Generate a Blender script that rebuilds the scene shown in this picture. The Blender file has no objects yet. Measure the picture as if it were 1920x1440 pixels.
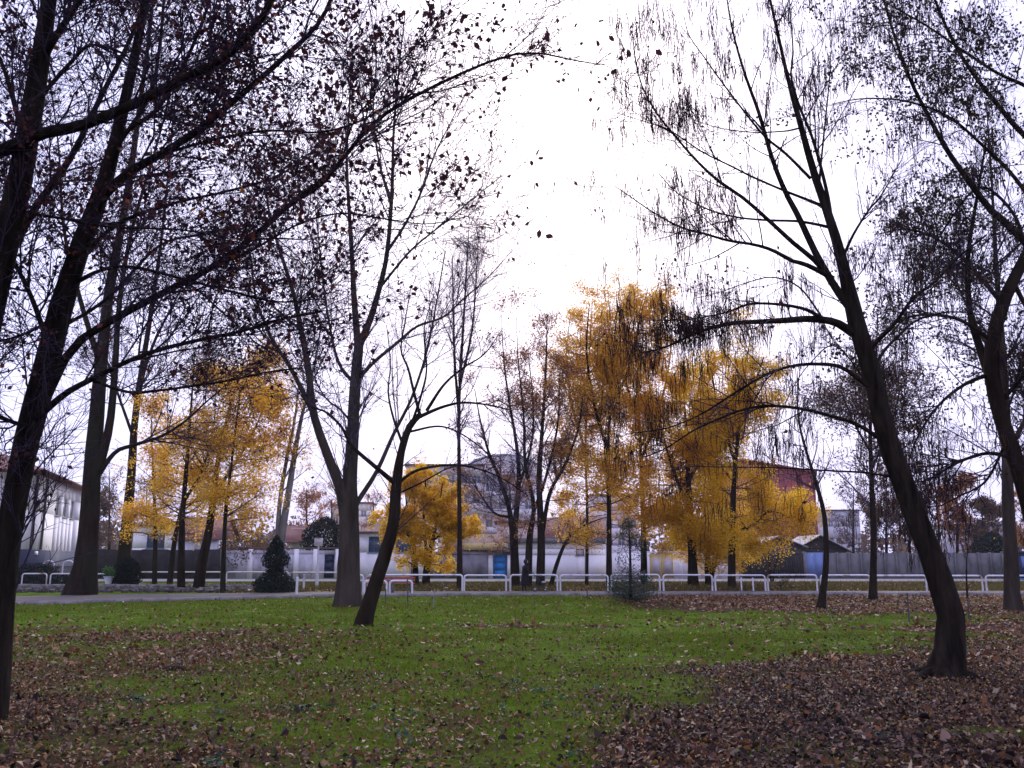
import bpy, math
import numpy as np
from mathutils import Vector

scene = bpy.context.scene
COL = scene.collection
rng = np.random.default_rng(11)

# ------------------------------------------------------------------ camera, sky, sun, exposure
F_PX, W_PX, CX, CY, HORIZON = 1660.0, 1920.0, 960.0, 720.0, 1050.0
EYE = 1.6
PITCH = math.atan((HORIZON - CY) / F_PX)
cam_data = bpy.data.cameras.new("camera")
cam_data.sensor_width = 36.0
cam_data.lens = 36.0 * F_PX / W_PX
cam_data.clip_start = 0.05
cam_data.clip_end = 6000.0
cam = bpy.data.objects.new("camera", cam_data)
COL.objects.link(cam)
cam.location = (0, 0, EYE)
cam.rotation_euler = (math.pi / 2 + PITCH, 0, 0)
scene.camera = cam

SUN_EL, SUN_AZ = math.radians(29), math.radians(3)      # behind the clouds, ahead of the camera, a little to the right
world = bpy.data.worlds.new("World")
scene.world = world
world.use_nodes = True
wn, wl = world.node_tree.nodes, world.node_tree.links
wn.clear()
sky = wn.new("ShaderNodeTexSky")
sky.sky_type = 'NISHITA'
sky.sun_disc = False
sky.sun_elevation = SUN_EL
sky.sun_rotation = SUN_AZ
sky.air_density = 1.0
sky.dust_density = 6.0
sky.ozone_density = 1.0
cloud = wn.new("ShaderNodeMix"); cloud.data_type = 'RGBA'
cloud.inputs[0].default_value = 0.87
cloud.inputs[7].default_value = (4.9, 5.0, 8.5, 1.0)     # even bright cloud cover
bg = wn.new("ShaderNodeBackground"); bg.inputs[1].default_value = 0.1
wo = wn.new("ShaderNodeOutputWorld")
wl.new(sky.outputs[0], cloud.inputs[6])
tc = wn.new("ShaderNodeTexCoord")
cn = wn.new("ShaderNodeTexNoise"); cn.inputs["Scale"].default_value = 2.6; cn.inputs["Detail"].default_value = 5
cr = wn.new("ShaderNodeMapRange"); cr.inputs[1].default_value = 0.3; cr.inputs[2].default_value = 0.7; cr.inputs[3].default_value = 0.90; cr.inputs[4].default_value = 1.10
cm = wn.new("ShaderNodeVectorMath"); cm.operation = 'SCALE'
wl.new(tc.outputs["Generated"], cn.inputs["Vector"]); wl.new(cn.outputs[0], cr.inputs[0])
wl.new(cloud.outputs[2], cm.inputs[0]); wl.new(cr.outputs[0], cm.inputs["Scale"])
wl.new(cm.outputs[0], bg.inputs[0])
wl.new(bg.outputs[0], wo.inputs[0])

sun_data = bpy.data.lights.new("sun", 'SUN')
sun_data.energy = 1.5
sun_data.angle = math.radians(50)
sun_data.color = (1.0, 0.96, 0.9)
sun = bpy.data.objects.new("sun", sun_data)
COL.objects.link(sun)
to_sun = Vector((math.sin(SUN_AZ) * math.cos(SUN_EL), math.cos(SUN_AZ) * math.cos(SUN_EL), math.sin(SUN_EL)))
sun.rotation_euler = to_sun.to_track_quat('Z', 'Y').to_euler()
sun.location = (0, 60, 60)

vs = scene.view_settings
vs.view_transform = 'Standard'
vs.look = 'None'
vs.exposure = 0.92
vs.gamma = 1.0
scene.cycles.max_bounces = 6
scene.cycles.volume_bounces = 1
scene.cycles.transparent_max_bounces = 6

# ------------------------------------------------------------------ survey helpers: sight lines of the photograph -> world metres
CP, SP = math.cos(PITCH), math.sin(PITCH)
def P(px, py, Y):
    a, b = (px - CX) / F_PX, (CY - py) / F_PX
    dy, dz = CP - b * SP, SP + b * CP
    t = Y / dy
    return np.array((a * t, Y, EYE + dz * t))
def G(px, py):
    a, b = (px - CX) / F_PX, (CY - py) / F_PX
    dy, dz = CP - b * SP, SP + b * CP
    t = -EYE / dz
    return np.array((a * t, dy * t, 0.0))

# ------------------------------------------------------------------ materials
MATS = {}
def _n(nt, t, **kw):
    n = nt.nodes.new(t)
    for k, v in kw.items():
        setattr(n, k, v)
    return n
def ramp(nt, stops):
    r = _n(nt, "ShaderNodeValToRGB")
    e = r.color_ramp.elements
    while len(e) < len(stops):
        e.new(0.5)
    for el, (p, c) in zip(e, stops):
        el.position = p
        el.color = (*c, 1)
    return r
def mat(name, c1, c2=None, scale=3.0, rough=0.8, bump=0.0, bscale=None, stretch=(1, 1, 1), stops=None,
        island=None, trans=0.0, metal=0.0, spec=0.3, detail=6.0, stain=None):
    """plain colour, noise between two colours (or a ramp), or a ramp per loose piece (island)"""
    m = bpy.data.materials.new(name)
    m.use_nodes = True
    nt = m.node_tree
    nt.nodes.clear()
    out = _n(nt, "ShaderNodeOutputMaterial")
    bs = _n(nt, "ShaderNodeBsdfPrincipled")
    bs.inputs["Roughness"].default_value = rough
    bs.inputs["Metallic"].default_value = metal
    bs.inputs["Specular IOR Level"].default_value = spec
    geo = _n(nt, "ShaderNodeNewGeometry")
    mp = _n(nt, "ShaderNodeMapping")
    mp.inputs["Scale"].default_value = stretch
    nt.links.new(geo.outputs["Position"], mp.inputs["Vector"])
    col = None
    if island:
        r = ramp(nt, island)
        nt.links.new(geo.outputs["Random Per Island"], r.inputs[0])
        col = r.outputs[0]
    elif c2 or stops:
        nz = _n(nt, "ShaderNodeTexNoise")
        nz.inputs["Scale"].default_value = scale
        nz.inputs["Detail"].default_value = detail
        nz.inputs["Roughness"].default_value = 0.65
        nt.links.new(mp.outputs[0], nz.inputs["Vector"])
        r = ramp(nt, stops or [(0.32, c1), (0.68, c2)])
        nt.links.new(nz.outputs[0], r.inputs[0])
        col = r.outputs[0]
    if stain:
        sc, sstr, lo, hi = stain
        nz2 = _n(nt, "ShaderNodeTexNoise")
        nz2.inputs["Scale"].default_value = sc
        nz2.inputs["Detail"].default_value = 5
        mp2 = _n(nt, "ShaderNodeMapping")
        mp2.inputs["Scale"].default_value = (1, 1, 0.45)
        nt.links.new(geo.outputs["Position"], mp2.inputs["Vector"])
        nt.links.new(mp2.outputs[0], nz2.inputs["Vector"])
        r2 = ramp(nt, [(lo, (0, 0, 0)), (hi, (1, 1, 1))])
        nt.links.new(nz2.outputs[0], r2.inputs[0])
        mx = _n(nt, "ShaderNodeMix", data_type='RGBA')
        mx.inputs[7].default_value = (*sstr, 1)
        nt.links.new(r2.outputs[0], mx.inputs[0])
        if col is None:
            mx.inputs[6].default_value = (*c1, 1)
        else:
            nt.links.new(col, mx.inputs[6])
        col = mx.outputs[2]
    if col is None:
        bs.inputs["Base Color"].default_value = (*c1, 1)
    else:
        nt.links.new(col, bs.inputs["Base Color"])
    if bump:
        nb = _n(nt, "ShaderNodeTexNoise")
        nb.inputs["Scale"].default_value = bscale or scale * 3
        nb.inputs["Detail"].default_value = 5
        nt.links.new(mp.outputs[0], nb.inputs["Vector"])
        bp = _n(nt, "ShaderNodeBump")
        bp.inputs["Strength"].default_value = bump
        bp.inputs["Distance"].default_value = 0.03
        nt.links.new(nb.outputs[0], bp.inputs["Height"])
        nt.links.new(bp.outputs[0], bs.inputs["Normal"])
    if trans:
        tr = _n(nt, "ShaderNodeBsdfTranslucent")
        if col is None:
            tr.inputs[0].default_value = (*c1, 1)
        else:
            nt.links.new(col, tr.inputs[0])
        ms = _n(nt, "ShaderNodeMixShader")
        ms.inputs[0].default_value = trans
        nt.links.new(bs.outputs[0], ms.inputs[1])
        nt.links.new(tr.outputs[0], ms.inputs[2])
        nt.links.new(ms.outputs[0], out.inputs[0])
    else:
        nt.links.new(bs.outputs[0], out.inputs[0])
    MATS[name] = m
    return m

mat("bark_dark", (0.0055, 0.0045, 0.0036), (0.036, 0.028, 0.020), 9, 0.92, 1.0, 22, (1, 1, 0.16), spec=0.03)
mat("bark_brown", (0.010, 0.0068, 0.0048), (0.036, 0.026, 0.017), 4, 0.92, 0.8, 12, (1, 1, 0.2), spec=0.03,
    stain=(0.7, (0.020, 0.022, 0.012), 0.52, 0.72))
mat("bark_grey", (0.024, 0.018, 0.013), (0.076, 0.060, 0.046), 2.5, 0.92, 0.7, 9, (1, 1, 0.2), spec=0.03,
    stain=(0.5, (0.028, 0.030, 0.016), 0.5, 0.72))
mat("bark_pale", (0.12, 0.11, 0.10), (0.30, 0.29, 0.28), 1.6, 0.9, 0.4, 8, (1, 1, 0.4), spec=0.03)
mat("twig_dark", (0.028, 0.022, 0.036), (0.062, 0.048, 0.074), 8, 0.9, spec=0.03)  # violet tint in the colour stands in for sky bloom around thin twigs
mat("twig_grey", (0.075, 0.062, 0.088), (0.14, 0.115, 0.155), 8, 0.9, spec=0.03)
mat("twig_brown", (0.11, 0.068, 0.040), (0.19, 0.12, 0.07), 8, 0.9, spec=0.03)
mat("leaf_russet", None, island=[(0.0, (0.022, 0.012, 0.018)), (0.45, (0.055, 0.022, 0.026)), (0.8, (0.10, 0.032, 0.030)), (0.96, (0.15, 0.045, 0.03)), (1.0, (0.24, 0.09, 0.02))],
    c2=None, rough=0.65, trans=0.22, spec=0.06)
mat("leaf_ember", None, island=[(0.0, (0.30, 0.09, 0.015)), (1.0, (0.50, 0.20, 0.03))], rough=0.6, trans=0.45, spec=0.06)
mat("leaf_gold", None, island=[(0.0, (0.44, 0.22, 0.03)), (0.15, (0.70, 0.40, 0.02)), (0.5, (0.88, 0.56, 0.025)), (0.85, (0.93, 0.66, 0.05)), (1.0, (0.84, 0.74, 0.12))], rough=0.6, trans=0.6, spec=0.06)
mat("leaf_amber", None, island=[(0.0, (0.36, 0.18, 0.05)), (0.2, (0.66, 0.35, 0.05)), (0.6, (0.86, 0.50, 0.05)), (0.9, (0.92, 0.62, 0.07)), (1.0, (0.80, 0.68, 0.14))], rough=0.6, trans=0.6, spec=0.06)
mat("leaf_rust", None, island=[(0.0, (0.22, 0.09, 0.05)), (0.5, (0.44, 0.19, 0.06)), (1.0, (0.62, 0.30, 0.07))], rough=0.65, trans=0.4, spec=0.06)
mat("leaf_drab", None, island=[(0.0, (0.024, 0.020, 0.012)), (0.6, (0.055, 0.040, 0.020)), (0.92, (0.075, 0.062, 0.022)), (1.0, (0.09, 0.14, 0.03))], rough=0.7, trans=0.25, spec=0.06)
mat("leaf_dusk", None, island=[(0.0, (0.07, 0.05, 0.04)), (0.7, (0.14, 0.085, 0.05)), (1.0, (0.26, 0.14, 0.05))], rough=0.7, trans=0.3, spec=0.06)
mat("pod_brown", None, island=[(0.0, (0.022, 0.012, 0.012)), (1.0, (0.07, 0.034, 0.02))], rough=0.7, spec=0.06)
mat("needle_dark", None, island=[(0.0, (0.006, 0.012, 0.010)), (0.7, (0.013, 0.024, 0.018)), (1.0, (0.022, 0.042, 0.026))], rough=0.8, trans=0.1, spec=0.06)
mat("needle_blue", None, island=[(0.0, (0.028, 0.045, 0.030)), (0.7, (0.058, 0.090, 0.064)), (1.0, (0.09, 0.135, 0.10))], rough=0.7, trans=0.2, spec=0.06)
mat("leaf_green", None, island=[(0.0, (0.03, 0.075, 0.02)), (1.0, (0.11, 0.26, 0.07))], rough=0.6, trans=0.3, spec=0.06)
mat("leaf_weed", None, island=[(0.0, (0.03, 0.075, 0.045)), (0.7, (0.06, 0.13, 0.085)), (1.0, (0.10, 0.19, 0.13))], rough=0.5, trans=0.2, spec=0.06)
mat("leaf_hedge", None, island=[(0.0, (0.045, 0.050, 0.014)), (0.5, (0.085, 0.085, 0.020)), (0.85, (0.14, 0.10, 0.030)), (1.0, (0.26, 0.19, 0.05))], rough=0.7, trans=0.3, spec=0.06)
mat("grass_blade", None, island=[(0.0, (0.038, 0.066, 0.004)), (0.40, (0.100, 0.198, 0.004)), (0.66, (0.154, 0.252, 0.009)), (0.80, (0.18, 0.165, 0.02)), (1.0, (0.20, 0.13, 0.045))], rough=0.6, trans=0.35, spec=0.06)
mat("litter_brown", None, island=[(0.0, (0.010, 0.0072, 0.006)), (0.30, (0.036, 0.024, 0.018)), (0.55, (0.080, 0.048, 0.035)), (0.75, (0.145, 0.086, 0.063)), (0.86, (0.22, 0.14, 0.105)),
    (0.92, (0.16, 0.055, 0.014)), (0.965, (0.25, 0.14, 0.03)), (1.0, (0.42, 0.33, 0.24))], rough=0.65, trans=0.10, spec=0.15)
mat("litter_rust", None, island=[(0.0, (0.045, 0.020, 0.010)), (0.4, (0.14, 0.055, 0.022)), (0.75, (0.24, 0.10, 0.035)), (0.93, (0.34, 0.19, 0.08)), (1.0, (0.5, 0.40, 0.30))], rough=0.6, trans=0.15)
mat("asphalt_path", (0.066, 0.055, 0.048), (0.125, 0.106, 0.094), 1.3, 0.9, 0.2, 30, stain=(0.6, (0.15, 0.11, 0.085), 0.5, 0.75))
mat("asphalt_road", (0.12, 0.12, 0.13), (0.20, 0.20, 0.215), 1.0, 0.9)
mat("kerb_stone", (0.17, 0.155, 0.15), (0.32, 0.30, 0.29), 2.0, 0.9, 0.3, 20)
mat("rubble", (0.03, 0.028, 0.028), (0.13, 0.115, 0.11), 4.0, 0.95, 0.8, 8)
mat("white_paint", (0.62, 0.60, 0.62), (0.80, 0.78, 0.80), 6, 0.5, stain=(2.2, (0.26, 0.15, 0.09), 0.56, 0.74))
mat("plaster_white", (0.86, 0.83, 0.82), (0.93, 0.91, 0.90), 0.8, 0.9, 0.15, 12, stain=(0.35, (0.56, 0.52, 0.52), 0.56, 0.85))
mat("plaster_worn", (0.50, 0.48, 0.52), (0.76, 0.73, 0.78), 0.6, 0.9, 0.2, 10, stain=(0.5, (0.12, 0.115, 0.115), 0.46, 0.66))
mat("plaster_dirty", (0.16, 0.15, 0.165), (0.38, 0.36, 0.40), 0.5, 0.9, 0.2, 10, stain=(0.45, (0.05, 0.05, 0.052), 0.44, 0.62))
mat("plaster_pink", (0.70, 0.57, 0.53), (0.83, 0.71, 0.66), 0.35, 0.9, stain=(0.2, (0.36, 0.28, 0.28), 0.5, 0.75))
mat("plaster_lilac", (0.74, 0.69, 0.72), (0.86, 0.81, 0.84), 0.4, 0.9)
mat("plaster_grey", (0.48, 0.46, 0.50), (0.62, 0.60, 0.64), 0.3, 0.9)
mat("cladding_maroon", (0.26, 0.055, 0.055), (0.34, 0.08, 0.075), 0.3, 0.7)
mat("steel_pale", (0.42, 0.48, 0.56), (0.55, 0.60, 0.68), 0.4, 0.5)
mat("concrete_grey", (0.13, 0.125, 0.125), (0.21, 0.205, 0.205), 1.2, 0.9, 0.2, 10, stain=(0.6, (0.07, 0.07, 0.07), 0.5, 0.72))
mat("concrete_dark", (0.016, 0.015, 0.015), (0.042, 0.040, 0.038), 1.0, 0.9, 0.3, 10)
mat("tile_red", (0.14, 0.060, 0.050), (0.22, 0.10, 0.085), 1.4, 0.85, 0.4, 6)
mat("tile_brown", (0.10, 0.06, 0.055), (0.18, 0.10, 0.09), 1.4, 0.85, 0.4, 6)
mat("sheet_grey", (0.28, 0.26, 0.27), (0.48, 0.45, 0.46), 0.9, 0.7, stain=(0.6, (0.25, 0.15, 0.11), 0.52, 0.75))
mat("eave_dark", (0.05, 0.048, 0.052), (0.09, 0.085, 0.09), 2, 0.8)
mat("blue_base", (0.03, 0.036, 0.075), (0.055, 0.062, 0.115), 0.8, 0.8)
mat("blue_paint", (0.02, 0.17, 0.48), (0.03, 0.26, 0.62), 1.5, 0.5)
mat("blue_dark", (0.012, 0.02, 0.06), (0.03, 0.04, 0.09), 2, 0.5)
mat("blue_pale", (0.14, 0.21, 0.42), (0.20, 0.28, 0.50), 1.2, 0.6)
mat("blue_frame", (0.03, 0.14, 0.28), (0.05, 0.19, 0.36), 3, 0.5)
mat("glass_far", (0.22, 0.22, 0.25), rough=0.2, spec=0.5)
mat("glass_dark", (0.07, 0.085, 0.11), rough=0.08, spec=0.6)
mat("yellow_paint", (0.52, 0.40, 0.15), (0.64, 0.51, 0.22), 1.2, 0.6)
mat("lilac_panel", (0.48, 0.43, 0.44), (0.58, 0.52, 0.52), 1.5, 0.7)
mat("red_bench", (0.32, 0.06, 0.03), (0.45, 0.11, 0.05), 4, 0.6)
mat("iron_dark", (0.02, 0.02, 0.022), (0.05, 0.05, 0.052), 6, 0.7)
mat("wood_grey", (0.05, 0.045, 0.042), (0.11, 0.10, 0.095), 9, 0.9, stretch=(1, 1, 0.2))
mat("coat_black", (0.006, 0.006, 0.008), (0.014, 0.013, 0.016), 12, 0.9)
mat("scarf_navy", (0.015, 0.014, 0.03), (0.03, 0.028, 0.05), 12, 0.9)
mat("skin", (0.42, 0.26, 0.20), rough=0.6)
mat("cloth_pale", (0.55, 0.50, 0.46), rough=0.8)
mat("earth_dark", (0.02, 0.016, 0.013), (0.05, 0.04, 0.03), 8, 0.95, 0.8, 20)
mat("canvas_dark", (0.015, 0.018, 0.018), (0.03, 0.034, 0.034), 8, 0.8)

# ------------------------------------------------------------------ object helpers
def tag(o, label=None, cat=None, group=None, kind=None):
    if label: o["label"] = label
    if cat: o["category"] = cat
    if group: o["group"] = group
    if kind: o["kind"] = kind
    return o
def thing(name, label, cat, loc=(0, 0, 0), rz=0.0, group=None):
    o = bpy.data.objects.new(name, None)
    o.empty_display_size = 0.3
    COL.objects.link(o)
    o.location = tuple(float(v) for v in loc)
    o.rotation_euler = (0, 0, rz)
    return tag(o, label, cat, group)
def mesh_from(name, V, faces, material, smooth=False):
    me = bpy.data.meshes.new(name)
    V = np.asarray(V, dtype=np.float32).reshape(-1, 3)
    faces = [np.asarray(f, dtype=np.int32) for f in (faces if isinstance(faces, list) else [faces]) if len(f)]
    me.vertices.add(len(V))
    me.vertices.foreach_set("co", V.ravel())
    loops = np.concatenate([f.ravel() for f in faces])
    counts = np.concatenate([np.full(len(f), f.shape[1], dtype=np.int32) for f in faces])
    starts = np.concatenate(([0], np.cumsum(counts)[:-1])).astype(np.int32)
    me.loops.add(len(loops))
    me.loops.foreach_set("vertex_index", loops)
    me.polygons.add(len(counts))
    me.polygons.foreach_set("loop_start", starts)
    me.polygons.foreach_set("loop_total", counts)
    if smooth:
        me.polygons.foreach_set("use_smooth", np.ones(len(counts), dtype=bool))
    me.update(calc_edges=True)
    if material:
        me.materials.append(MATS[material] if isinstance(material, str) else material)
    return me
def put(name, me, parent=None, loc=(0, 0, 0), rz=0.0):
    o = bpy.data.objects.new(name, me)
    COL.objects.link(o)
    if parent is not None:
        o.parent = parent
    o.location = tuple(float(v) for v in loc)
    o.rotation_euler = (0, 0, rz)
    return o

class MB:
    """collects shapes, builds one mesh object"""
    def __init__(self):
        self.V, self.Q, self.T, self.n = [], [], [], 0
    def add(self, V, Q=None, T=None):
        V = np.asarray(V, float).reshape(-1, 3)
        if Q is not None and len(Q): self.Q.append(np.asarray(Q) + self.n)
        if T is not None and len(T): self.T.append(np.asarray(T) + self.n)
        self.V.append(V); self.n += len(V)
        return self
    def box(self, x0, x1, y0, y1, z0, z1):
        V = [(x, y, z) for z in (z0, z1) for y in (y0, y1) for x in (x0, x1)]
        return self.add(V, [(0, 2, 3, 1), (4, 5, 7, 6), (0, 1, 5, 4), (2, 6, 7, 3), (0, 4, 6, 2), (1, 3, 7, 5)])
    def hexa(self, pts8):
        return self.add(pts8, [(0, 2, 3, 1), (4, 5, 7, 6), (0, 1, 5, 4), (2, 6, 7, 3), (0, 4, 6, 2), (1, 3, 7, 5)])
    def tube(self, pts, r, S=8, caps=True):
        pts = np.asarray(pts, float)
        r = np.broadcast_to(np.asarray(r, float), (len(pts),))
        V, Q = tubes(pts[None], r[None], S)
        self.add(V, Q)
        if caps:
            for k, rev in ((0, True), (len(pts) - 1, False)):
                c = pts[k]; ring = V[k * S:(k + 1) * S]
                n0 = self.n
                idx = [(i, (i + 1) % S, S) for i in range(S)]
                self.add(np.vstack([ring, c]), None, idx)
        return self
    def build(self, name, material, parent=None, smooth=False, loc=(0, 0, 0)):
        fs = []
        if self.Q: fs.append(np.vstack(self.Q))
        if self.T: fs.append(np.vstack(self.T))
        return put(name, mesh_from(name, np.vstack(self.V), fs, material, smooth), parent, loc)

def unit(a):
    return a / np.maximum(np.linalg.norm(a, axis=-1, keepdims=True), 1e-9)
def tubes(C, R, S, wob=0.0):
    """C (N,K,3) centre lines, R (N,K) radii -> vertices and quads of N open tubes"""
    N, K = C.shape[:2]
    T = np.empty_like(C)
    T[:, 1:-1] = C[:, 2:] - C[:, :-2]
    T[:, 0] = C[:, 1] - C[:, 0]
    T[:, -1] = C[:, -1] - C[:, -2]
    T = unit(T)
    m = np.abs(T.mean(1))
    ref = np.zeros((N, 3)); ref[np.arange(N), m.argmin(1)] = 1.0
    U = unit(np.cross(T, ref[:, None, :]))
    W = np.cross(T, U)
    a = np.linspace(0, 2 * np.pi, S, endpoint=False)
    RR = np.repeat(R[:, :, None], S, 2)
    if wob:
        lob = 1 + wob * (np.sin(a * 3 + 1.3)[None, None, :] * 0.6 + rng.normal(0, 0.45, (N, K, S)))
        RR = RR * lob
    ring = U[:, :, None, :] * np.cos(a)[None, None, :, None] + W[:, :, None, :] * np.sin(a)[None, None, :, None]
    V = (C[:, :, None, :] + ring * RR[..., None]).reshape(-1, 3)
    base = (np.arange(N) * K * S)[:, None, None]
    k = (np.arange(K - 1) * S)[None, :, None]
    s = np.arange(S)[None, None, :]; s2 = (s + 1) % S
    Q = np.stack([base + k + s, base + k + s2, base + k + S + s2, base + k + S + s], -1).reshape(-1, 4)
    return V, Q
def tapered(C, R, S):
    """like tubes, but every tube ends in a point: vertices, quads, triangles"""
    N, K = C.shape[:2]
    V, _ = tubes(C, R, S)
    V = np.concatenate([V.reshape(N, K, S, 3)[:, :-1].reshape(N, (K - 1) * S, 3), C[:, -1:, :]], 1)
    n = (K - 1) * S + 1
    base = (np.arange(N) * n)[:, None, None]
    k = (np.arange(K - 2) * S)[None, :, None]
    s = np.arange(S)[None, None, :]; s2 = (s + 1) % S
    Q = np.stack([base + k + s, base + k + s2, base + k + S + s2, base + k + S + s], -1).reshape(-1, 4)
    last = (K - 2) * S
    T = np.stack(np.broadcast_arrays(base + last + s, base + last + s2, base + n - 1), -1).reshape(-1, 3)
    return V.reshape(-1, 3), Q, T
def spline(pts, K):
    """smooth curve through the points (Catmull-Rom), K evenly spaced samples"""
    p = np.asarray(pts, float)
    if len(p) == 2:
        return p[0] + (p[1] - p[0]) * np.linspace(0, 1, K)[:, None]
    e = np.vstack([2 * p[0] - p[1], p, 2 * p[-1] - p[-2]])
    out = []
    for i in range(1, len(e) - 2):
        t = np.linspace(0, 1, 12, endpoint=False)[:, None]
        a, b, c, d = e[i - 1], e[i], e[i + 1], e[i + 2]
        out.append(0.5 * (2 * b + (c - a) * t + (2 * a - 5 * b + 4 * c - d) * t ** 2 + (3 * b - a - 3 * c + d) * t ** 3))
    o = np.vstack(out + [p[-1:]])
    L = np.concatenate(([0], np.cumsum(np.linalg.norm(np.diff(o, axis=0), axis=1))))
    s = np.linspace(0, L[-1], K)
    return np.stack([np.interp(s, L, o[:, j]) for j in range(3)], 1)
def along(C, R, idx, t):
    K = C.shape[1]
    f = t * (K - 1); i = np.minimum(f.astype(int), K - 2); w = (f - i)[:, None]
    p = C[idx, i] * (1 - w) + C[idx, i + 1] * w
    T = unit(C[idx, i + 1] - C[idx, i])
    r = R[idx, i] * (1 - w[:, 0]) + R[idx, i + 1] * w[:, 0]
    return p, T, r
def grow(C, R, per, length, ang=(35, 65), trop=(0, 0, 0.0), wig=0.10, K=5, r_max=0.02, r_ratio=0.6, r_tip=0.25,
         trng=(0.2, 1.0), taper_len=0.4, flat=0.0, min_tip=0.002, bias=None, lenfn=None):
    """side shoots on every curve of the batch"""
    N = len(C)
    per = np.broadcast_to(np.asarray(per), (N,)).astype(int)
    idx = np.repeat(np.arange(N), per)
    M = len(idx)
    t = rng.uniform(trng[0], trng[1], M)
    p, T, r = along(C, R, idx, t)
    v = rng.normal(size=(M, 3))
    v[:, 2] *= (1 - flat)
    if bias is not None:
        v += np.asarray(bias)
    perp = unit(v - (v * T).sum(1, keepdims=True) * T)
    a = np.radians(rng.uniform(ang[0], ang[1], M))[:, None]
    d = unit(np.cos(a) * T + np.sin(a) * perp)
    L = rng.uniform(length[0], length[1], M) * (1 - taper_len * t)
    if lenfn is not None:
        L = L * lenfn(t)
    st = (L / (K - 1))[:, None]
    out = np.empty((M, K, 3)); out[:, 0] = p
    tr = np.asarray(trop)
    for k in range(1, K):
        d = unit(d + tr / (K - 1) + rng.normal(0, wig, (M, 3)))
        out[:, k] = out[:, k - 1] + d * st
    r0 = np.maximum(np.minimum(r * r_ratio, r_max), min_tip * 1.2)
    w = np.linspace(0, 1, K)[None, :]
    RR = np.maximum(r0[:, None] * (1 - w * (1 - r_tip)), min_tip)
    return out, RR
def leaf_mesh(p, size, jitter=0.04, droop=0.4, width=0.62, six=True, flat=None, fold=0.12):
    """p (N,3) stalk points -> folded leaf blades"""
    N = len(p)
    p = p + rng.normal(0, jitter, (N, 3))
    d = rng.normal(size=(N, 3)); d[:, 2] -= droop * 2
    if flat is not None:
        d[:, 2] = rng.normal(0, flat, N)
    d = unit(d)
    s = rng.normal(size=(N, 3))
    if flat is not None:
        s[:, 2] *= flat
    s = unit(s - (s * d).sum(1, keepdims=True) * d)
    n = np.cross(d, s)
    L = (size * rng.uniform(0.6, 1.25, N))[:, None]
    w = L * width * 0.5
    f = n * (L * fold * rng.uniform(-1, 2.0, (N, 1)))
    b = p; tip = p + d * L + n * L * rng.normal(0, 0.12, (N, 1))
    if six is None:
        V = np.stack([b - s * w * 0.5, p + d * L * 0.5 + s * w * 1.2 + f, tip - s * w * 0.4], 1).reshape(-1, 3)
        Q = np.arange(3 * N).reshape(-1, 3)
    elif six:
        V = np.stack([b, p + d * L * 0.30 + s * w + f, p + d * L * 0.68 + s * w * 0.8 + f, tip,
                      p + d * L * 0.68 - s * w * 0.8 + f, p + d * L * 0.30 - s * w + f], 1).reshape(-1, 3)
        k = (np.arange(N) * 6)[:, None]
        Q = np.concatenate([k + [0, 1, 2, 3], k + [0, 3, 4, 5]], 0)
    else:
        V = np.stack([b, p + d * L * 0.45 + s * w + f, tip, p + d * L * 0.45 - s * w + f], 1).reshape(-1, 3)
        Q = (np.arange(N) * 4)[:, None] + np.arange(4)
    return V, Q

# value noise for ground cover
_ng = rng.random((64, 64))
def vnoise(x, y, s):
    x = np.asarray(x) / s + 17.3; y = np.asarray(y) / s + 31.7
    i = np.floor(x).astype(int); j = np.floor(y).astype(int)
    u = x - i; v = y - j
    u = u * u * (3 - 2 * u); v = v * v * (3 - 2 * v)
    g = lambda a, b: _ng[a % 64, b % 64]
    return (g(i, j) * (1 - u) + g(i + 1, j) * u) * (1 - v) + (g(i, j + 1) * (1 - u) + g(i + 1, j + 1) * u) * v
def fbm(x, y, s):
    return (vnoise(x, y, s) + 0.5 * vnoise(x, y, s * 0.47) + 0.25 * vnoise(x, y, s * 0.21)) / 1.75
def sstep(a, b, x):
    t = np.clip((np.asarray(x) - a) / (b - a), 0, 1)
    return t * t * (3 - 2 * t)

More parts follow.
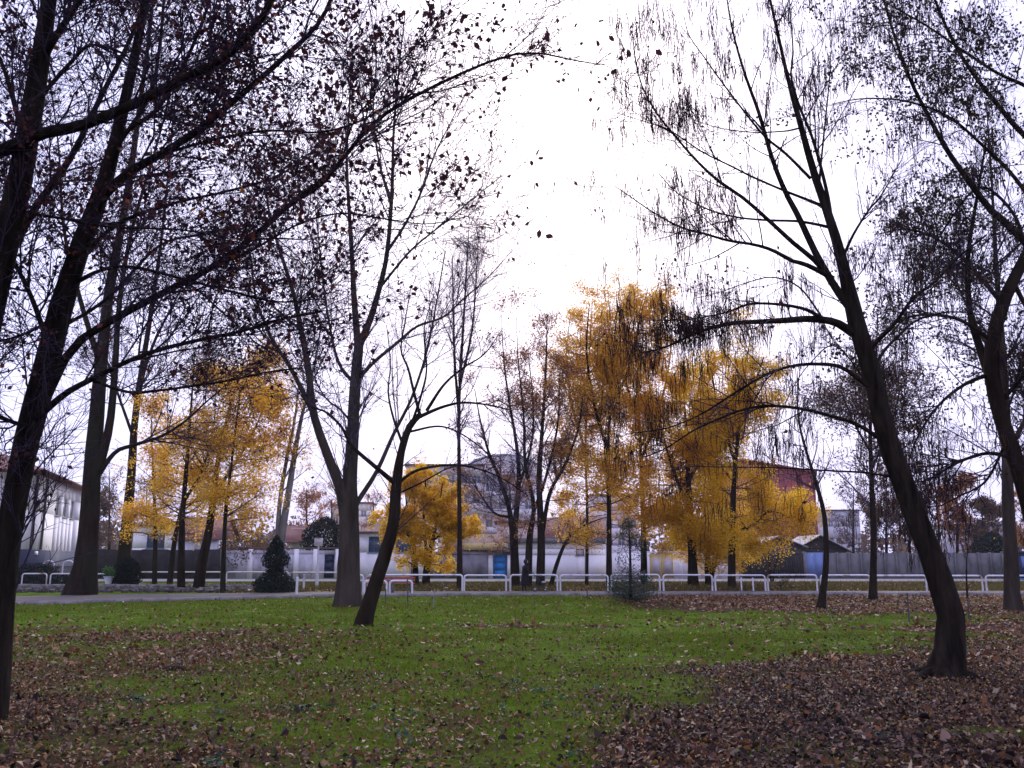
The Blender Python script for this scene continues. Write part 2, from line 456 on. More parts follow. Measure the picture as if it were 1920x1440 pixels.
# ------------------------------------------------------------------ ground
def litter_at(x, y):
    """how much of the ground the fallen leaves hide, 0..1"""
    n = fbm(x, y, 2.6) - 0.5
    n2 = fbm(x + 40, y - 13, 0.9) - 0.5
    L = 0.27 + 0.12 * (1 - sstep(11, 15, y)) + 0 * x
    bx = np.interp(y, [0, 5, 6.6, 10.6, 13, 16.5, 20, 24, 27], [0.2, 0.45, 0.6, 1.3, 3.2, 6.2, 9.6, 11.0, 7.5])
    L = np.maximum(L, 0.98 * sstep(-2.6, 2.2, x - bx + 6.0 * n + 3.0 * n2) * (1 - sstep(24, 27, y)))
    L = np.maximum(L, 0.85 * sstep(25.5, 28.5, y + 3 * n) * sstep(2.6, 6.5, x + 4 * n))
    L = np.maximum(L, 0.68 * sstep(-1.3, 1.2, -x - np.interp(y, [5, 7, 10.6, 14, 18], [2.2, 2.9, 4.6, 7.2, 11]) + 2.0 * n) * (1 - sstep(14, 19, y)))
    L = np.maximum(L, 0.44 * sstep(11, 14, y) * (1 - sstep(21, 24.5, y + 2 * n)) * (1 - sstep(-4.5, -1.5, x + 3 * n)))
    gr = sstep(21.5, 25, y + 2.5 * n) * (1 - sstep(1.5, 5.0, x + 3 * n))
    gr = np.maximum(gr, sstep(13.2, 15.2, y + 2 * n) * (1 - sstep(19.5, 22, y)) * sstep(-4.2, -1.5, x + 2 * n) * (1 - sstep(-1.5, 0.5, x - bx)))
    L = L * (1 - 0.88 * gr)
    st = np.exp(-((y - 22.4) / 0.9) ** 2) * sstep(-2.5, -0.8, x) * (1 - sstep(2.2, 3.8, x))
    L = np.maximum(L, 0.75 * st)
    return np.clip(L + 0.85 * n2 * (0.3 + L) + 0.35 * n, 0, 1)
MOUND = G(1195, 1140)
def ground_z(x, y):
    z = 0.06 * (fbm(x, y, 3.5) - 0.5) + 0.03 * (fbm(x, y, 0.8) - 0.5)
    z = z * (1 - sstep(30, 40, y)) * sstep(-0.5, 1.0, 40 - np.abs(x))
    z = z + 0.30 * np.exp(-(((x - MOUND[0]) / 3.2) ** 2 + ((y - MOUND[1]) / 2.6) ** 2))
    return z

def path_near(x):    # front edge of the park path
    return np.interp(x, [-60, -18.5, -8.5, -2, 6, 60], [6.0, 32.6, 39.6, 41.6, 42.2, 42.8])
def path_far(x):
    return np.interp(x, [-60, -19.5, -8.5, -2, 6, 60], [13.0, 40.6, 45.0, 45.6, 45.8, 46.4])

def ax(lim, fine, step):
    a = np.arange(0, fine, step)
    b = fine + (np.geomspace(1, lim - fine + 1, 40) - 1)
    return np.concatenate([a, b])
gx = np.unique(np.concatenate([-ax(900, 30, 0.5), ax(900, 30, 0.5)]))
gy = np.concatenate([-ax(400, 4, 1.0)[::-1][:-1], np.arange(0, 48, 0.5), 48 + np.geomspace(1, 1200, 60) - 1])
gy = np.unique(gy)
X, Yg = np.meshgrid(gx, gy)
Z = ground_z(X, Yg)
nx, ny = len(gx), len(gy)
i = np.arange(ny - 1)[:, None] * nx + np.arange(nx - 1)[None, :]
Qg = np.stack([i, i + 1, i + nx + 1, i + nx], -1).reshape(-1, 4)
me = mesh_from("ground", np.stack([X, Yg, Z], -1), Qg, None, True)
at = me.attributes.new("litter", 'FLOAT', 'POINT')
at.data.foreach_set("value", litter_at(X, Yg).astype(np.float32).ravel())
gm = bpy.data.materials.new("lawn")
gm.use_nodes = True
nt = gm.node_tree; nt.nodes.clear()
out = _n(nt, "ShaderNodeOutputMaterial"); bs = _n(nt, "ShaderNodeBsdfPrincipled")
bs.inputs["Roughness"].default_value = 0.95; bs.inputs["Specular IOR Level"].default_value = 0.03
geo = _n(nt, "ShaderNodeNewGeometry")
def noise(scale, detail=6):
    n = _n(nt, "ShaderNodeTexNoise"); n.inputs["Scale"].default_value = scale; n.inputs["Detail"].default_value = detail
    n.inputs["Roughness"].default_value = 0.7
    nt.links.new(geo.outputs["Position"], n.inputs["Vector"]); return n
g1 = noise(1.2); gr1 = ramp(nt, [(0.25, (0.032, 0.034, 0.006)), (0.42, (0.062, 0.088, 0.005)), (0.55, (0.078, 0.142, 0.004)), (0.72, (0.114, 0.175, 0.007))])
nt.links.new(g1.outputs[0], gr1.inputs[0])
g2 = noise(16, 8); gr2 = ramp(nt, [(0.30, (0.014, 0.009, 0.008)), (0.5, (0.050, 0.027, 0.021)), (0.62, (0.090, 0.042, 0.026)), (0.76, (0.15, 0.075, 0.042))])
nt.links.new(g2.outputs[0], gr2.inputs[0])
la = _n(nt, "ShaderNodeAttribute"); la.attribute_name = "litter"
g3 = noise(9, 8)
ma = _n(nt, "ShaderNodeMath", operation='ADD'); nt.links.new(la.outputs["Fac"], ma.inputs[0])
ms = _n(nt, "ShaderNodeMath", operation='MULTIPLY_ADD'); nt.links.new(g3.outputs[0], ms.inputs[0]); ms.inputs[1].default_value = 1.6; ms.inputs[2].default_value = -0.8
nt.links.new(ms.outputs[0], ma.inputs[1])
mr = ramp(nt, [(0.28, (0, 0, 0)), (0.62, (1, 1, 1))]); nt.links.new(ma.outputs[0], mr.inputs[0])
mx = _n(nt, "ShaderNodeMix", data_type='RGBA')
nt.links.new(mr.outputs[0], mx.inputs[0]); nt.links.new(gr1.outputs[0], mx.inputs[6]); nt.links.new(gr2.outputs[0], mx.inputs[7])
nt.links.new(mx.outputs[2], bs.inputs["Base Color"])
bp = _n(nt, "ShaderNodeBump"); bp.inputs["Strength"].default_value = 0.9; bp.inputs["Distance"].default_value = 0.05
g4 = noise(22, 6); nt.links.new(g4.outputs[0], bp.inputs["Height"]); nt.links.new(bp.outputs[0], bs.inputs["Normal"])
nt.links.new(bs.outputs[0], out.inputs[0])
me.materials.append(gm)
tag(put("ground", me), kind="structure")

# park path, its kerb, the street behind
xs = np.concatenate([np.linspace(-45, -2, 60), np.linspace(-1.5, 60, 40)])
def strip(name, xs, y0, y1, z, material, parent=None):
    V = np.concatenate([np.stack([xs, y0, np.full_like(xs, z)], 1), np.stack([xs, y1, np.full_like(xs, z)], 1)])
    n = len(xs); k = np.arange(n - 1)
    Q = np.stack([k, k + 1, k + n + 1, k + n], 1)
    return put(name, mesh_from(name, V, Q, material), parent)
tag(strip("park_path", xs, path_near(xs), path_far(xs), 0.07, "asphalt_path"), kind="structure")
kerb = tag(bpy.data.objects.new("kerb", None), kind="structure"); COL.objects.link(kerb)
kb = MB().box(-0.49, 0.49, -0.09, 0.09, -0.05, 0.13)
kme = mesh_from("kerb_stone", np.vstack(kb.V), [np.vstack(kb.Q)], "kerb_stone")
x = -24.0
while x < 34:
    y0, y1 = float(path_near(x)), float(path_near(x + 0.9))
    a = math.atan2(y1 - y0, 0.9)
    o = put("kerb_stone", kme, kerb, (x, y0 - 0.05, rng.normal(0, 0.008)), a + rng.normal(0, 0.01))
    x += 1.0 * math.cos(a)
xs2 = np.linspace(-90, 90, 60)
tag(strip("street", xs2, np.full(60, 68.0), np.full(60, 77.5), 0.03, "asphalt_road"), kind="structure")
tag(strip("pavement", xs2, np.full(60, 65.8), np.full(60, 67.7), 0.07, "asphalt_path"), kind="structure")

# ------------------------------------------------------------------ buildings along the street
def wall_open(b, x0, x1, z0, z1, y0, y1, holes):
    xsv = sorted({x0, x1, *[h[0] for h in holes], *[h[1] for h in holes]})
    zsv = sorted({z0, z1, *[h[2] for h in holes], *[h[3] for h in holes]})
    for i in range(len(xsv) - 1):
        for j in range(len(zsv) - 1):
            cx, cz = (xsv[i] + xsv[i + 1]) / 2, (zsv[j] + zsv[j + 1]) / 2
            if any(h[0] < cx < h[1] and h[2] < cz < h[3] for h in holes):
                continue
            b.box(xsv[i], xsv[i + 1], y0, y1, zsv[j], zsv[j + 1])
def window(parent, x0, x1, z0, z1, y, frame="white_paint", pane="glass_dark", cols=2, bar=0.06, sill=True, cross=None):
    b = MB()
    b.box(x0, x1, y + 0.08, y + 0.15, z0, z0 + bar).box(x0, x1, y + 0.08, y + 0.15, z1 - bar, z1)
    for k in range(cols + 1):
        c = x0 + (x1 - x0) * k / cols
        c = min(max(c, x0 + bar / 2), x1 - bar / 2)
        b.box(c - bar / 2, c + bar / 2, y + 0.082, y + 0.148, z0 + bar, z1 - bar)
    if cross:
        zc = z0 + (z1 - z0) * cross
        b.box(x0 + bar, x1 - bar, y + 0.084, y + 0.146, zc - bar / 2, zc + bar / 2)
    w = b.build("window", frame, parent)
    MB().box(x0, x1, y + 0.115, y + 0.13, z0, z1).build("pane", pane, w)
    if sill:
        MB().box(x0 - 0.08, x1 + 0.08, y - 0.06, y + 0.08, z0 - 0.07, z0 - 0.002).build("sill", "kerb_stone", w)
    return w
def gable_roof(parent, x0, x1, y0, y1, z, rise, material, over=0.35, th=0.12, name="roof"):
    """ridge along x"""
    b = MB()
    ym = (y0 + y1) / 2
    for ya in (y0 - over, y1 + over):
        zlow = z - 0.05
        b.hexa([(x0 - over, ya, zlow), (x1 + over, ya, zlow), (x0 - over, ym, z + rise), (x1 + over, ym, z + rise),
                (x0 - over, ya, zlow + th), (x1 + over, ya, zlow + th), (x0 - over, ym, z + rise + th), (x1 + over, ym, z + rise + th)])
    for xx in (x0, x1 - 0.2):
        b.add([(xx, y0, z), (xx, y1, z), (xx, ym, z + rise - 0.02), (xx + 0.2, y0, z), (xx + 0.2, y1, z), (xx + 0.2, ym, z + rise - 0.02)],
              [(0, 1, 4, 3), (1, 2, 5, 4), (2, 0, 3, 5)], [(0, 2, 1), (3, 4, 5)])
    return b.build(name, material, parent)
def hip_roof(parent, x0, x1, y0, y1, z, rise, material, over=0.5, th=0.15):
    x0 -= over; x1 += over; y0 -= over; y1 += over
    h = min(x1 - x0, y1 - y0) / 2
    if x1 - x0 >= y1 - y0:
        r0, r1 = (x0 + h, (y0 + y1) / 2, z + rise), (x1 - h, (y0 + y1) / 2, z + rise)
        V = [(x0, y0, z), (x1, y0, z), (x1, y1, z), (x0, y1, z), r0, r1]
        Q = [(0, 1, 5, 4), (2, 3, 4, 5)]; T = [(1, 2, 5), (3, 0, 4)]
    else:
        r0, r1 = ((x0 + x1) / 2, y0 + h, z + rise), ((x0 + x1) / 2, y1 - h, z + rise)
        V = [(x0, y0, z), (x1, y0, z), (x1, y1, z), (x0, y1, z), r0, r1]
        Q = [(1, 2, 5, 4), (3, 0, 4, 5)]; T = [(0, 1, 4), (2, 3, 5)]
    b = MB().add(V, Q, T).box(x0, x1, y0, y1, z - th, z - 0.002)
    return b.build("roof", material, parent)
def fr(px0, px1, Y):
    return float(P(px0, 1050, Y)[0]), float(P(px1, 1050, Y)[0])
def zz(py, Y):
    return float(P(960, py, Y)[2])
def house_box(root, x0, x1, depth, h, holes, material, base=None):
    """front wall with openings, sides and back; local y = 0 is the front"""
    b = MB()
    wall_open(b, x0, x1, 0.0, h, 0.0, 0.3, holes)
    b.box(x0, x0 + 0.3, 0.3, depth, 0, h).box(x1 - 0.3, x1, 0.3, depth, 0, h).box(x0 + 0.3, x1 - 0.3, depth - 0.3, depth, 0, h)
    return b.build("wall", material, root)
def door(root, x0, x1, z1, y, material, handle=True):
    b = MB().box(x0, x1, y + 0.1, y + 0.16, 0.04, z1)
    for k in range(3):
        za, zb = 0.15 + k * (z1 - 0.2) / 3, 0.05 + (k + 1) * (z1 - 0.2) / 3
        b.box(x0 + 0.1, x1 - 0.1, y + 0.08, y + 0.1, za, zb)
    d = b.build("door", material, root)
    if handle:
        MB().box(x1 - 0.16, x1 - 0.12, y + 0.03, y + 0.08, z1 * 0.46, z1 * 0.54).build("handle", "iron_dark", d)
    return d

# two-storey building at the far left
B1A = np.array([float(P(52, 1000, 60)[0]), 60.0]); B1B = np.array([float(P(152, 1000, 78)[0]), 78.0])
ang = math.atan2(B1B[1] - B1A[1], B1B[0] - B1A[0])
L1 = float(np.linalg.norm(B1B - B1A))
r = thing("apartment_house", "two-storey white house with blue base and red hip roof at left edge", "house", (B1A[0], B1A[1], 0), ang)
# local x runs along the receding front; the front faces local -y
EZ = 7.4
win = [(7.6, 9.2, 4.9, 6.4), (10.4, 12.0, 4.9, 6.4), (13.2, 14.8, 4.9, 6.4)]
b = MB(); wall_open(b, 0, L1, 2.3, EZ, 0, 0.3, win)
b.box(0, 0.3, 0.3, 12, 2.3, EZ).box(L1 - 0.3, L1, 0.3, 12, 2.3, EZ).box(0.3, L1 - 0.3, 11.7, 12, 2.3, EZ)
b.build("wall", "plaster_white", r)
MB().box(-0.03, L1 + 0.03, -0.03, 12.03, 0, 2.297).build("base", "blue_base", r)
hip_roof(r, 0, L1, 0, 12, EZ + 0.16, 2.6, "tile_red", 0.9)
for w_ in win:
    window(r, *w_, 0.0, cols=2)
for xx in (0.7, 3.6):
    MB().tube([(xx, -0.12, 2.3), (xx, -0.12, EZ - 0.1)], 0.09, 8).build("downpipe", "eave_dark", r)
MB().box(2.2, 3.1, -0.09, -0.035, 1.95, 2.2).build("nameplate", "white_paint", r)
# low grey wall in front of it
xa, xb = fr(-60, 172, 62)
r = thing("garden_wall", "low grey concrete wall below the blue-based house", "wall", ((xa + xb) / 2, 62, 0), 0.06)
hw = (xb - xa) / 2
for k in range(6):
    MB().box(-hw + k * hw / 3 + 0.01, -hw + (k + 1) * hw / 3 - 0.01, 0, 0.2, 0, 1.15).build("panel", "concrete_grey", r)
MB().box(-hw, hw, -0.04, 0.24, 1.153, 1.23).build("coping", "kerb_stone", r)
for k, (pa, pb) in enumerate(((82, 103), (119, 140))):
    x0, x1 = fr(pa, pb, 61)
    r = thing("white_arch", ["small white metal arch nearest the house's blue base, left of two", "small white metal arch beside the thick flared trunk, right of two"][k],
              "arch", ((x0 + x1) / 2, 61, 0), 0, "white arches by the low wall")
    w2 = (x1 - x0) / 2
    pts = [(-w2, 0, 0), (-w2, 0, 1.25)] + [(-w2 * math.cos(t), 0, 1.25 + 0.3 * math.sin(t)) for t in np.linspace(0.3, math.pi - 0.3, 7)] + [(w2, 0, 1.25), (w2, 0, 0)]
    MB().tube(pts, 0.045, 8).build("arch_tube", "white_paint", r, True)

# small white house and dark wall
Y = 92
x0, x1 = fr(246, 330, Y); h = zz(986, Y)
r = thing("small_house", "small white house with blue-paned window behind the dark wall", "house", ((x0 + x1) / 2, Y, 0))
hw = (x1 - x0) / 2; sx = Y / 1692
wx = ((272 - 288) * sx, (306 - 288) * sx); wz = (zz(1028, Y), zz(1000, Y))
house_box(r, -hw, hw, 7, h, [(wx[0], wx[1], wz[0], wz[1])], "plaster_white")
window(r, wx[0], wx[1], wz[0], wz[1], 0, "blue_frame", cols=2)
MB().box(-hw - 0.4, hw + 0.4, -0.5, 7.4, h + 0.002, h + 0.22).build("roof", "eave_dark", r)
Y = 79
x0, x1 = fr(165, 412, Y); hw = (x1 - x0) / 2
r = thing("boundary_wall", "dark grey wall behind the yellow trees at left", "wall", ((x0 + x1) / 2, Y, 0))
for k in range(5):
    a_, b_ = -hw + k * 2 * hw / 5, -hw + (k + 1) * 2 * hw / 5
    MB().box(a_ + 0.012, b_ - 0.012, 0, 0.25, 0, zz(1030, Y) - 0.05 * (k % 2)).build("panel", "concrete_dark", r)
x0, x1 = fr(326, 408, 90); hw = (x1 - x0) / 2
r = thing("red_roofed_house", "house with faded red roof behind the dark wall", "house", ((x0 + x1) / 2, 90, 0))
house_box(r, -hw, hw, 6, 3.6, [], "plaster_worn"); gable_roof(r, -hw, hw, 0, 6, 3.6, 2.3, "tile_red")

# worn white wall with buttress and blue door (left of the thick grey trunk)
Y = 80
x0, x1 = fr(413, 668, Y); hw = (x1 - x0) / 2; cx = (x0 + x1) / 2; sx = Y / 1692
r = thing("street_wall", "long worn white street wall with dark blue door", "wall", (cx, Y, 0))
hT = zz(1032, Y)
dx0, dx1 = (608 - 540.5) * sx, (627 - 540.5) * sx
b = MB(); wall_open(b, -hw, hw, 0, hT, 0, 0.3, [(dx0, dx1, 0.0, hT - 0.35)])
b.build("wall", "plaster_worn", r)
door(r, dx0, dx1, hT - 0.36, 0, "blue_dark")
for pxx in (470, 556, 592, 634):
    c = (pxx - 540.5) * sx
    MB().box(c - 0.22, c + 0.22, -0.15, -0.003, 0, hT + 0.12).build("pillar", "plaster_white", r)
MB().box(-hw - 0.1, hw + 0.1, -0.1, 0.4, hT + 0.125, hT + 0.26).build("coping", "tile_brown", r)
x0, x1 = fr(543, 580, 96); hw = (x1 - x0) / 2
r = thing("rear_house", "white house with rusty red roof seen over the worn wall", "house", ((x0 + x1) / 2, 96, 0))
house_box(r, -hw, hw + 1.2, 6, zz(990, 96), [], "plaster_white"); gable_roof(r, -hw - 0.6, hw - 0.6, -2.5, 3.5, zz(1018, 96), 1.7, "tile_red", 0.2)

# white house with blue windows
Y = 80
x0, x1 = fr(672, 806, Y); hw = (x1 - x0) / 2; cx = (x0 + x1) / 2; h = zz(1000, Y)
r = thing("white_house", "single-storey white house with two blue-framed windows", "house", (cx, Y, 0))
cpx = 739
holes = []
for a_, b_ in ((690, 722), (741, 772)):
    holes.append(((a_ - cpx) * sx, (b_ - cpx) * sx, zz(1036, Y), zz(1006, Y)))
house_box(r, -hw, hw, 8, h, holes, "plaster_white")
for q in holes:
    window(r, *q, 0.0, "blue_frame", cols=3, cross=0.68)
hip_roof(r, -hw, hw, 0, 8, h + 0.16, 1.5, "tile_brown", 0.45)
MB().tube([(hw - 1.6, -0.08, 0.1), (hw - 1.6, -0.08, h - 0.2)], 0.05, 8).build("downpipe", "eave_dark", r)
# stained wall with blue door
x0, x1 = fr(806, 962, Y + 0.5); hw = (x1 - x0) / 2; cx = (x0 + x1) / 2; cpx = 884; h = zz(1034, Y)
r = thing("stained_wall_house", "low house with soot-stained wall and bright blue door", "house", (cx, Y + 0.5, 0))
d0, d1 = (925 - cpx) * sx, (951 - cpx) * sx; dz = zz(1041, Y)
house_box(r, -hw, hw, 6, h, [(d0, d1, 0, dz)], "plaster_dirty")
door(r, d0, d1, dz - 0.01, 0, "blue_paint")
for a_, b_ in ((916, 924.5), (951.5, 957)):
    MB().box((a_ - cpx) * sx, (b_ - cpx) * sx, -0.07, -0.002, 0, dz).build("door_jamb", "plaster_white", r)
MB().box((910 - cpx) * sx, (961 - cpx) * sx, -0.7, -0.01, h + 0.01, h + 0.12).build("canopy", "eave_dark", r)
gable_roof(r, -hw + 1.5, hw - 1.2, 0.4, 6, h, 1.5, "tile_brown", 0.3)
x0, x1 = fr(870, 950, Y + 1); MB().box(x0 - cx, x1 - cx, -0.25, 0.55, h + 0.14, h + 0.75).build("parapet", "yellow_paint", r)
# pinkish house
Y2 = 90; x0, x1 = fr(932, 1032, Y2); hw = (x1 - x0) / 2
r = thing("pink_house", "plain pinkish house behind the blue door", "house", ((x0 + x1) / 2, Y2, 0))
ho = [(0.9, 1.7, 2.4, 3.4), (-2.0, -1.2, 2.4, 3.4)]
house_box(r, -hw, hw, 7, zz(980, Y2), ho, "plaster_pink")
for q in ho: window(r, *q, 0.0, cols=2)
MB().box(-hw - 0.3, hw + 0.3, -0.4, 7.4, zz(980, Y2) + 0.002, zz(980, Y2) + 0.2).build("roof", "tile_brown", r)
# white house with red roof and tiny window
x0, x1 = fr(964, 1136, Y + 1.5); hw = (x1 - x0) / 2; cpx = 1050; h = zz(1016, Y)
r = thing("red_roof_cottage", "white cottage with red tiled roof and one tiny window", "house", ((x0 + x1) / 2, Y + 1.5, 0))
q = ((1081 - cpx) * sx, (1096 - cpx) * sx, zz(1041, Y), zz(1029, Y))
house_box(r, -hw, hw, 7, h, [q], "plaster_white"); window(r, *q, 0.0, "tile_brown", "lilac_panel", cols=1)
MB().box(-hw, hw, -0.34, -0.004, h - 0.1, h + 0.35).build("fascia", "concrete_grey", r)
gable_roof(r, -hw + 3.0, hw, 0.1, 7, h + 0.36, 1.9, "tile_red", 0.3)
# wall with yellow gate
x0, x1 = fr(1136, 1390, Y); hw = (x1 - x0) / 2; cpx = 1263; h = zz(1034, Y)
r = thing("gate_wall", "white street wall around a yellow double gate", "wall", ((x0 + x1) / 2, Y, 0))
g0, g1 = (1218 - cpx) * sx, (1263 - cpx) * sx
b = MB(); wall_open(b, -hw, hw, 0, h, 0, 0.3, [(g0, g1, 0, h - 0.12)]); b.build("wall", "plaster_white", r)
for pxx in (1275, 1318, 1352):
    c = (pxx - cpx) * sx
    MB().box(c - 0.2, c + 0.2, -0.12, -0.003, 0, h + 0.1).build("pillar", "plaster_white", r)
gt = thing("yellow_gate", "yellow metal double gate with pale panels", "gate", (r.location.x + (g0 + g1) / 2, Y + 0.1, 0))
gw = (g1 - g0) / 2 - 0.03
for s_ in (-1, 1):
    a_, b_ = sorted((s_ * 0.02, s_ * gw))
    leafo = MB().box(a_, b_, 0, 0.06, 0.08, h - 0.16).build("gate_leaf", "yellow_paint", gt)
    MB().box(a_ + 0.22, b_ - 0.14, -0.03, -0.002, 0.5, h - 0.55).build("gate_panel", "lilac_panel", leafo)
# dark wall and sheds at right
x0, x1 = fr(1388, 1508, Y); hw = (x1 - x0) / 2; h = zz(1037, Y)
r = thing("dark_fence_wall", "dark brown-black board fence below the metal-roofed sheds", "fence", ((x0 + x1) / 2, Y, 0))
nb = 26
for k in range(nb):
    a_ = -hw + k * 2 * hw / nb
    MB().box(a_ + 0.008, a_ + 2 * hw / nb - 0.008, 0 + 0.015 * (k % 2), 0.05 + 0.015 * (k % 2), 0.1, h + rng.normal(0, 0.03)).build("board", "concrete_dark", r)
for c in (-hw - 0.1, hw + 0.1):
    MB().box(c - 0.09, c + 0.09, -0.03, 0.2, 0, h + 0.1).build("post", "kerb_stone", r)
def shed(label, px0, px1, pye, pyr, Y, wallm, roofm, ridge_y=True):
    x0, x1 = fr(px0, px1, Y); hw = (x1 - x0) / 2; ze, zr = zz(pye, Y), zz(pyr, Y)
    r = thing("shed", label, "shed", ((x0 + x1) / 2, Y, 0), 0, "metal-roofed sheds beside the grey wall")
    b = MB().box(-hw, hw, 0, 0.2, 0, ze).box(-hw, -hw + 0.2, 0.2, 6, 0, ze).box(hw - 0.2, hw, 0.2, 6, 0, ze).box(-hw + .2, hw - .2, 5.8, 6, 0, ze)
    b.add([(-hw, 0, ze), (hw, 0, ze), (0, 0, zr - 0.05), (-hw, 0.2, ze), (hw, 0.2, ze), (0, 0.2, zr - 0.05)],
          [(0, 1, 4, 3), (1, 2, 5, 4), (2, 0, 3, 5)], [(0, 2, 1), (3, 4, 5)])
    b.build("wall", wallm, r)
    for s_ in (-1, 1):
        rb = MB(); n = 10
        for k in range(n):        # corrugations running from ridge to eave
            ya, yb = -0.5 + k * 7.0 / n, -0.5 + (k + 1) * 7.0 / n - 0.12
            rb.hexa([(s_ * (hw + 0.4), ya, ze - 0.25), (s_ * (hw + 0.4), yb, ze - 0.25), (0.0, ya, zr), (0.0, yb, zr),
                     (s_ * (hw + 0.4), ya, ze - 0.17), (s_ * (hw + 0.4), yb, ze - 0.17), (0.0, ya, zr + 0.08), (0.0, yb, zr + 0.08)])
            rb.hexa([(s_ * (hw + 0.4), yb, ze - 0.28), (s_ * (hw + 0.4), yb + 0.12, ze - 0.28), (0.0, yb, zr - 0.03), (0.0, yb + 0.12, zr - 0.03),
                     (s_ * (hw + 0.4), yb, ze - 0.23), (s_ * (hw + 0.4), yb + 0.12, ze - 0.23), (0.0, yb, zr + 0.02), (0.0, yb + 0.12, zr + 0.02)])
        rb.build("roof_slope", roofm, r)
    return r
shed("shed with pale blue-grey metal roof next to the yellow tree trunk", 1372, 1432, 1021, 1006, 84, "concrete_dark", "steel_pale")
shed("wide shed with rusty grey metal roof above the dark fence", 1418, 1506, 1022, 1006, 83, "eave_dark", "sheet_grey")
shed("shed with steep pale roof edge behind the thin leaning trunk", 1490, 1588, 1030, 1004, 88, "concrete_dark", "sheet_grey")
x0, x1 = fr(1511, 1545, Y); hw = (x1 - x0) / 2; h = zz(1036, Y)
r = thing("blue_gate", "pale blue sheet-metal gate between dark fence and grey wall", "gate", ((x0 + x1) / 2, Y, 0))
MB().box(-hw, -0.01, 0, 0.07, 0.08, h).build("gate_leaf", "blue_pale", r); MB().box(0.01, hw, 0, 0.07, 0.08, h).build("gate_leaf", "blue_pale", r)
for c in (-hw - 0.12, hw + 0.12):
    MB().box(c - 0.1, c + 0.1, -0.05, 0.2, 0, h + 0.1).build("post", "concrete_grey", r)
x0, x1 = fr(1548, 1990, Y); L = x1 - x0; n = 20
r = thing("panel_wall", "long grey concrete panel wall at the right of the street", "wall", (x0, Y, 0))
pm = MB().box(0.07, L / n - 0.07, 0, 0.1, 0, 1)
pme = mesh_from("panel", np.vstack(pm.V), [np.vstack(pm.Q)], "concrete_grey")
po = MB().box(-0.065, 0.065, -0.06, 0.16, 0, 1)
pome = mesh_from("post", np.vstack(po.V), [np.vstack(po.Q)], "concrete_grey")
h = zz(1037, Y)
for k in range(n):
    o = put("panel", pme, r, (k * L / n, 0, 0)); o.scale = (1, 1, h + rng.normal(0, 0.025))
    o = put("post", pome, r, (k * L / n, 0, 0)); o.scale = (1, 1, h + 0.08)
x0, x1 = fr(1908, 1985, 74); hw = (x1 - x0) / 2
r = thing("blue_kiosk", "dark blue box-like kiosk cut by the right edge", "kiosk", ((x0 + x1) / 2, 74, 0))
MB().box(-hw, hw, 0, 2.2, 0.15, 2.2).build("body", "blue_dark", r); MB().box(-hw - 0.1, hw + 0.1, -0.15, 2.3, 2.203, 2.32).build("roof", "eave_dark", r)
MB().box(-hw, hw, 0.02, 2.1, 0, 0.147).build("base", "blue_paint", r)
MB().box(-hw + 0.3, hw - 0.3, -0.04, -0.003, 1.0, 1.9).build("shutter", "blue_pale", r)

# taller buildings behind the street
def block(name, label, px0, px1, pyt, Y, depth, material, rows, cols, rz=0.0, roofm="eave_dark", ww=1.3, wh=1.4, balcony=False, z_first=1.0):
    x0, x1 = fr(px0, px1, Y); hw = (x1 - x0) / 2; h = zz(pyt, Y)
    r = thing(name, label, "building", ((x0 + x1) / 2, Y, 0), rz)
    fh = (h - 0.6) / rows
    holes = []
    for j in range(rows):
        for i_ in range(cols):
            c = -hw + (i_ + 0.5) * 2 * hw / cols
            z0 = j * fh + z_first
            holes.append((c - ww / 2, c + ww / 2, z0, z0 + min(wh, fh - 1.15)))
    b = MB(); wall_open(b, -hw, hw, 0, h, 0, 0.35, holes)
    b.box(-hw, -hw + 0.35, 0.35, depth, 0, h).box(hw - 0.35, hw, 0.35, depth, 0, h).box(-hw + .35, hw - .35, depth - .35, depth, 0, h)
    b.build("wall", material, r)
    for q in holes:
        window(r, *q, 0.0, pane="glass_far", cols=2, sill=False, bar=0.09)
    if balcony:
        for j in range(1, rows):
            for i_ in range(0, cols, 2):
                c = -hw + (i_ + 0.5) * 2 * hw / cols
                MB().box(c - 1.4, c + 1.4, -1.1, -0.003, j * fh + 0.05, j * fh + 0.95).build("balcony", "plaster_lilac", r)
    MB().box(-hw - 0.3, hw + 0.3, -0.3, depth + 0.3, h + 0.003, h + 0.35).build("roof", roofm, r)
    return r
block("apartment_block", "five-storey pinkish apartment block behind the small golden tree", 758, 905, 874, 150, 14, "plaster_pink", 5, 6, 0.05, "tile_brown")
block("apartment_block", "pale lilac apartment block with balconies right of the pinkish block", 904, 1004, 893, 155, 13, "plaster_lilac", 5, 4, -0.04, "steel_pale", balcony=True)
block("apartment_block", "narrow pinkish tower seen right of the thick grey trunk", 666, 692, 944, 210, 8, "plaster_pink", 4, 1, 0, "eave_dark")
block("apartment_block", "low pinkish block seen just left of the thick grey trunk", 618, 650, 948, 190, 9, "plaster_pink", 3, 2, 0, "tile_brown")
block("apartment_block", "far grey apartment block with dark roof at right", 1544, 1618, 958, 230, 12, "plaster_grey", 3, 6, 0.03, "eave_dark", ww=1.2)
block("apartment_block", "pale grey block seen low between the right trunks", 1800, 1900, 985, 170, 12, "plaster_grey", 2, 5, -0.05, "eave_dark")
block("apartment_block", "lilac block hidden behind the tall golden trees", 1110, 1200, 930, 165, 12, "plaster_lilac", 4, 4, 0, "tile_red")
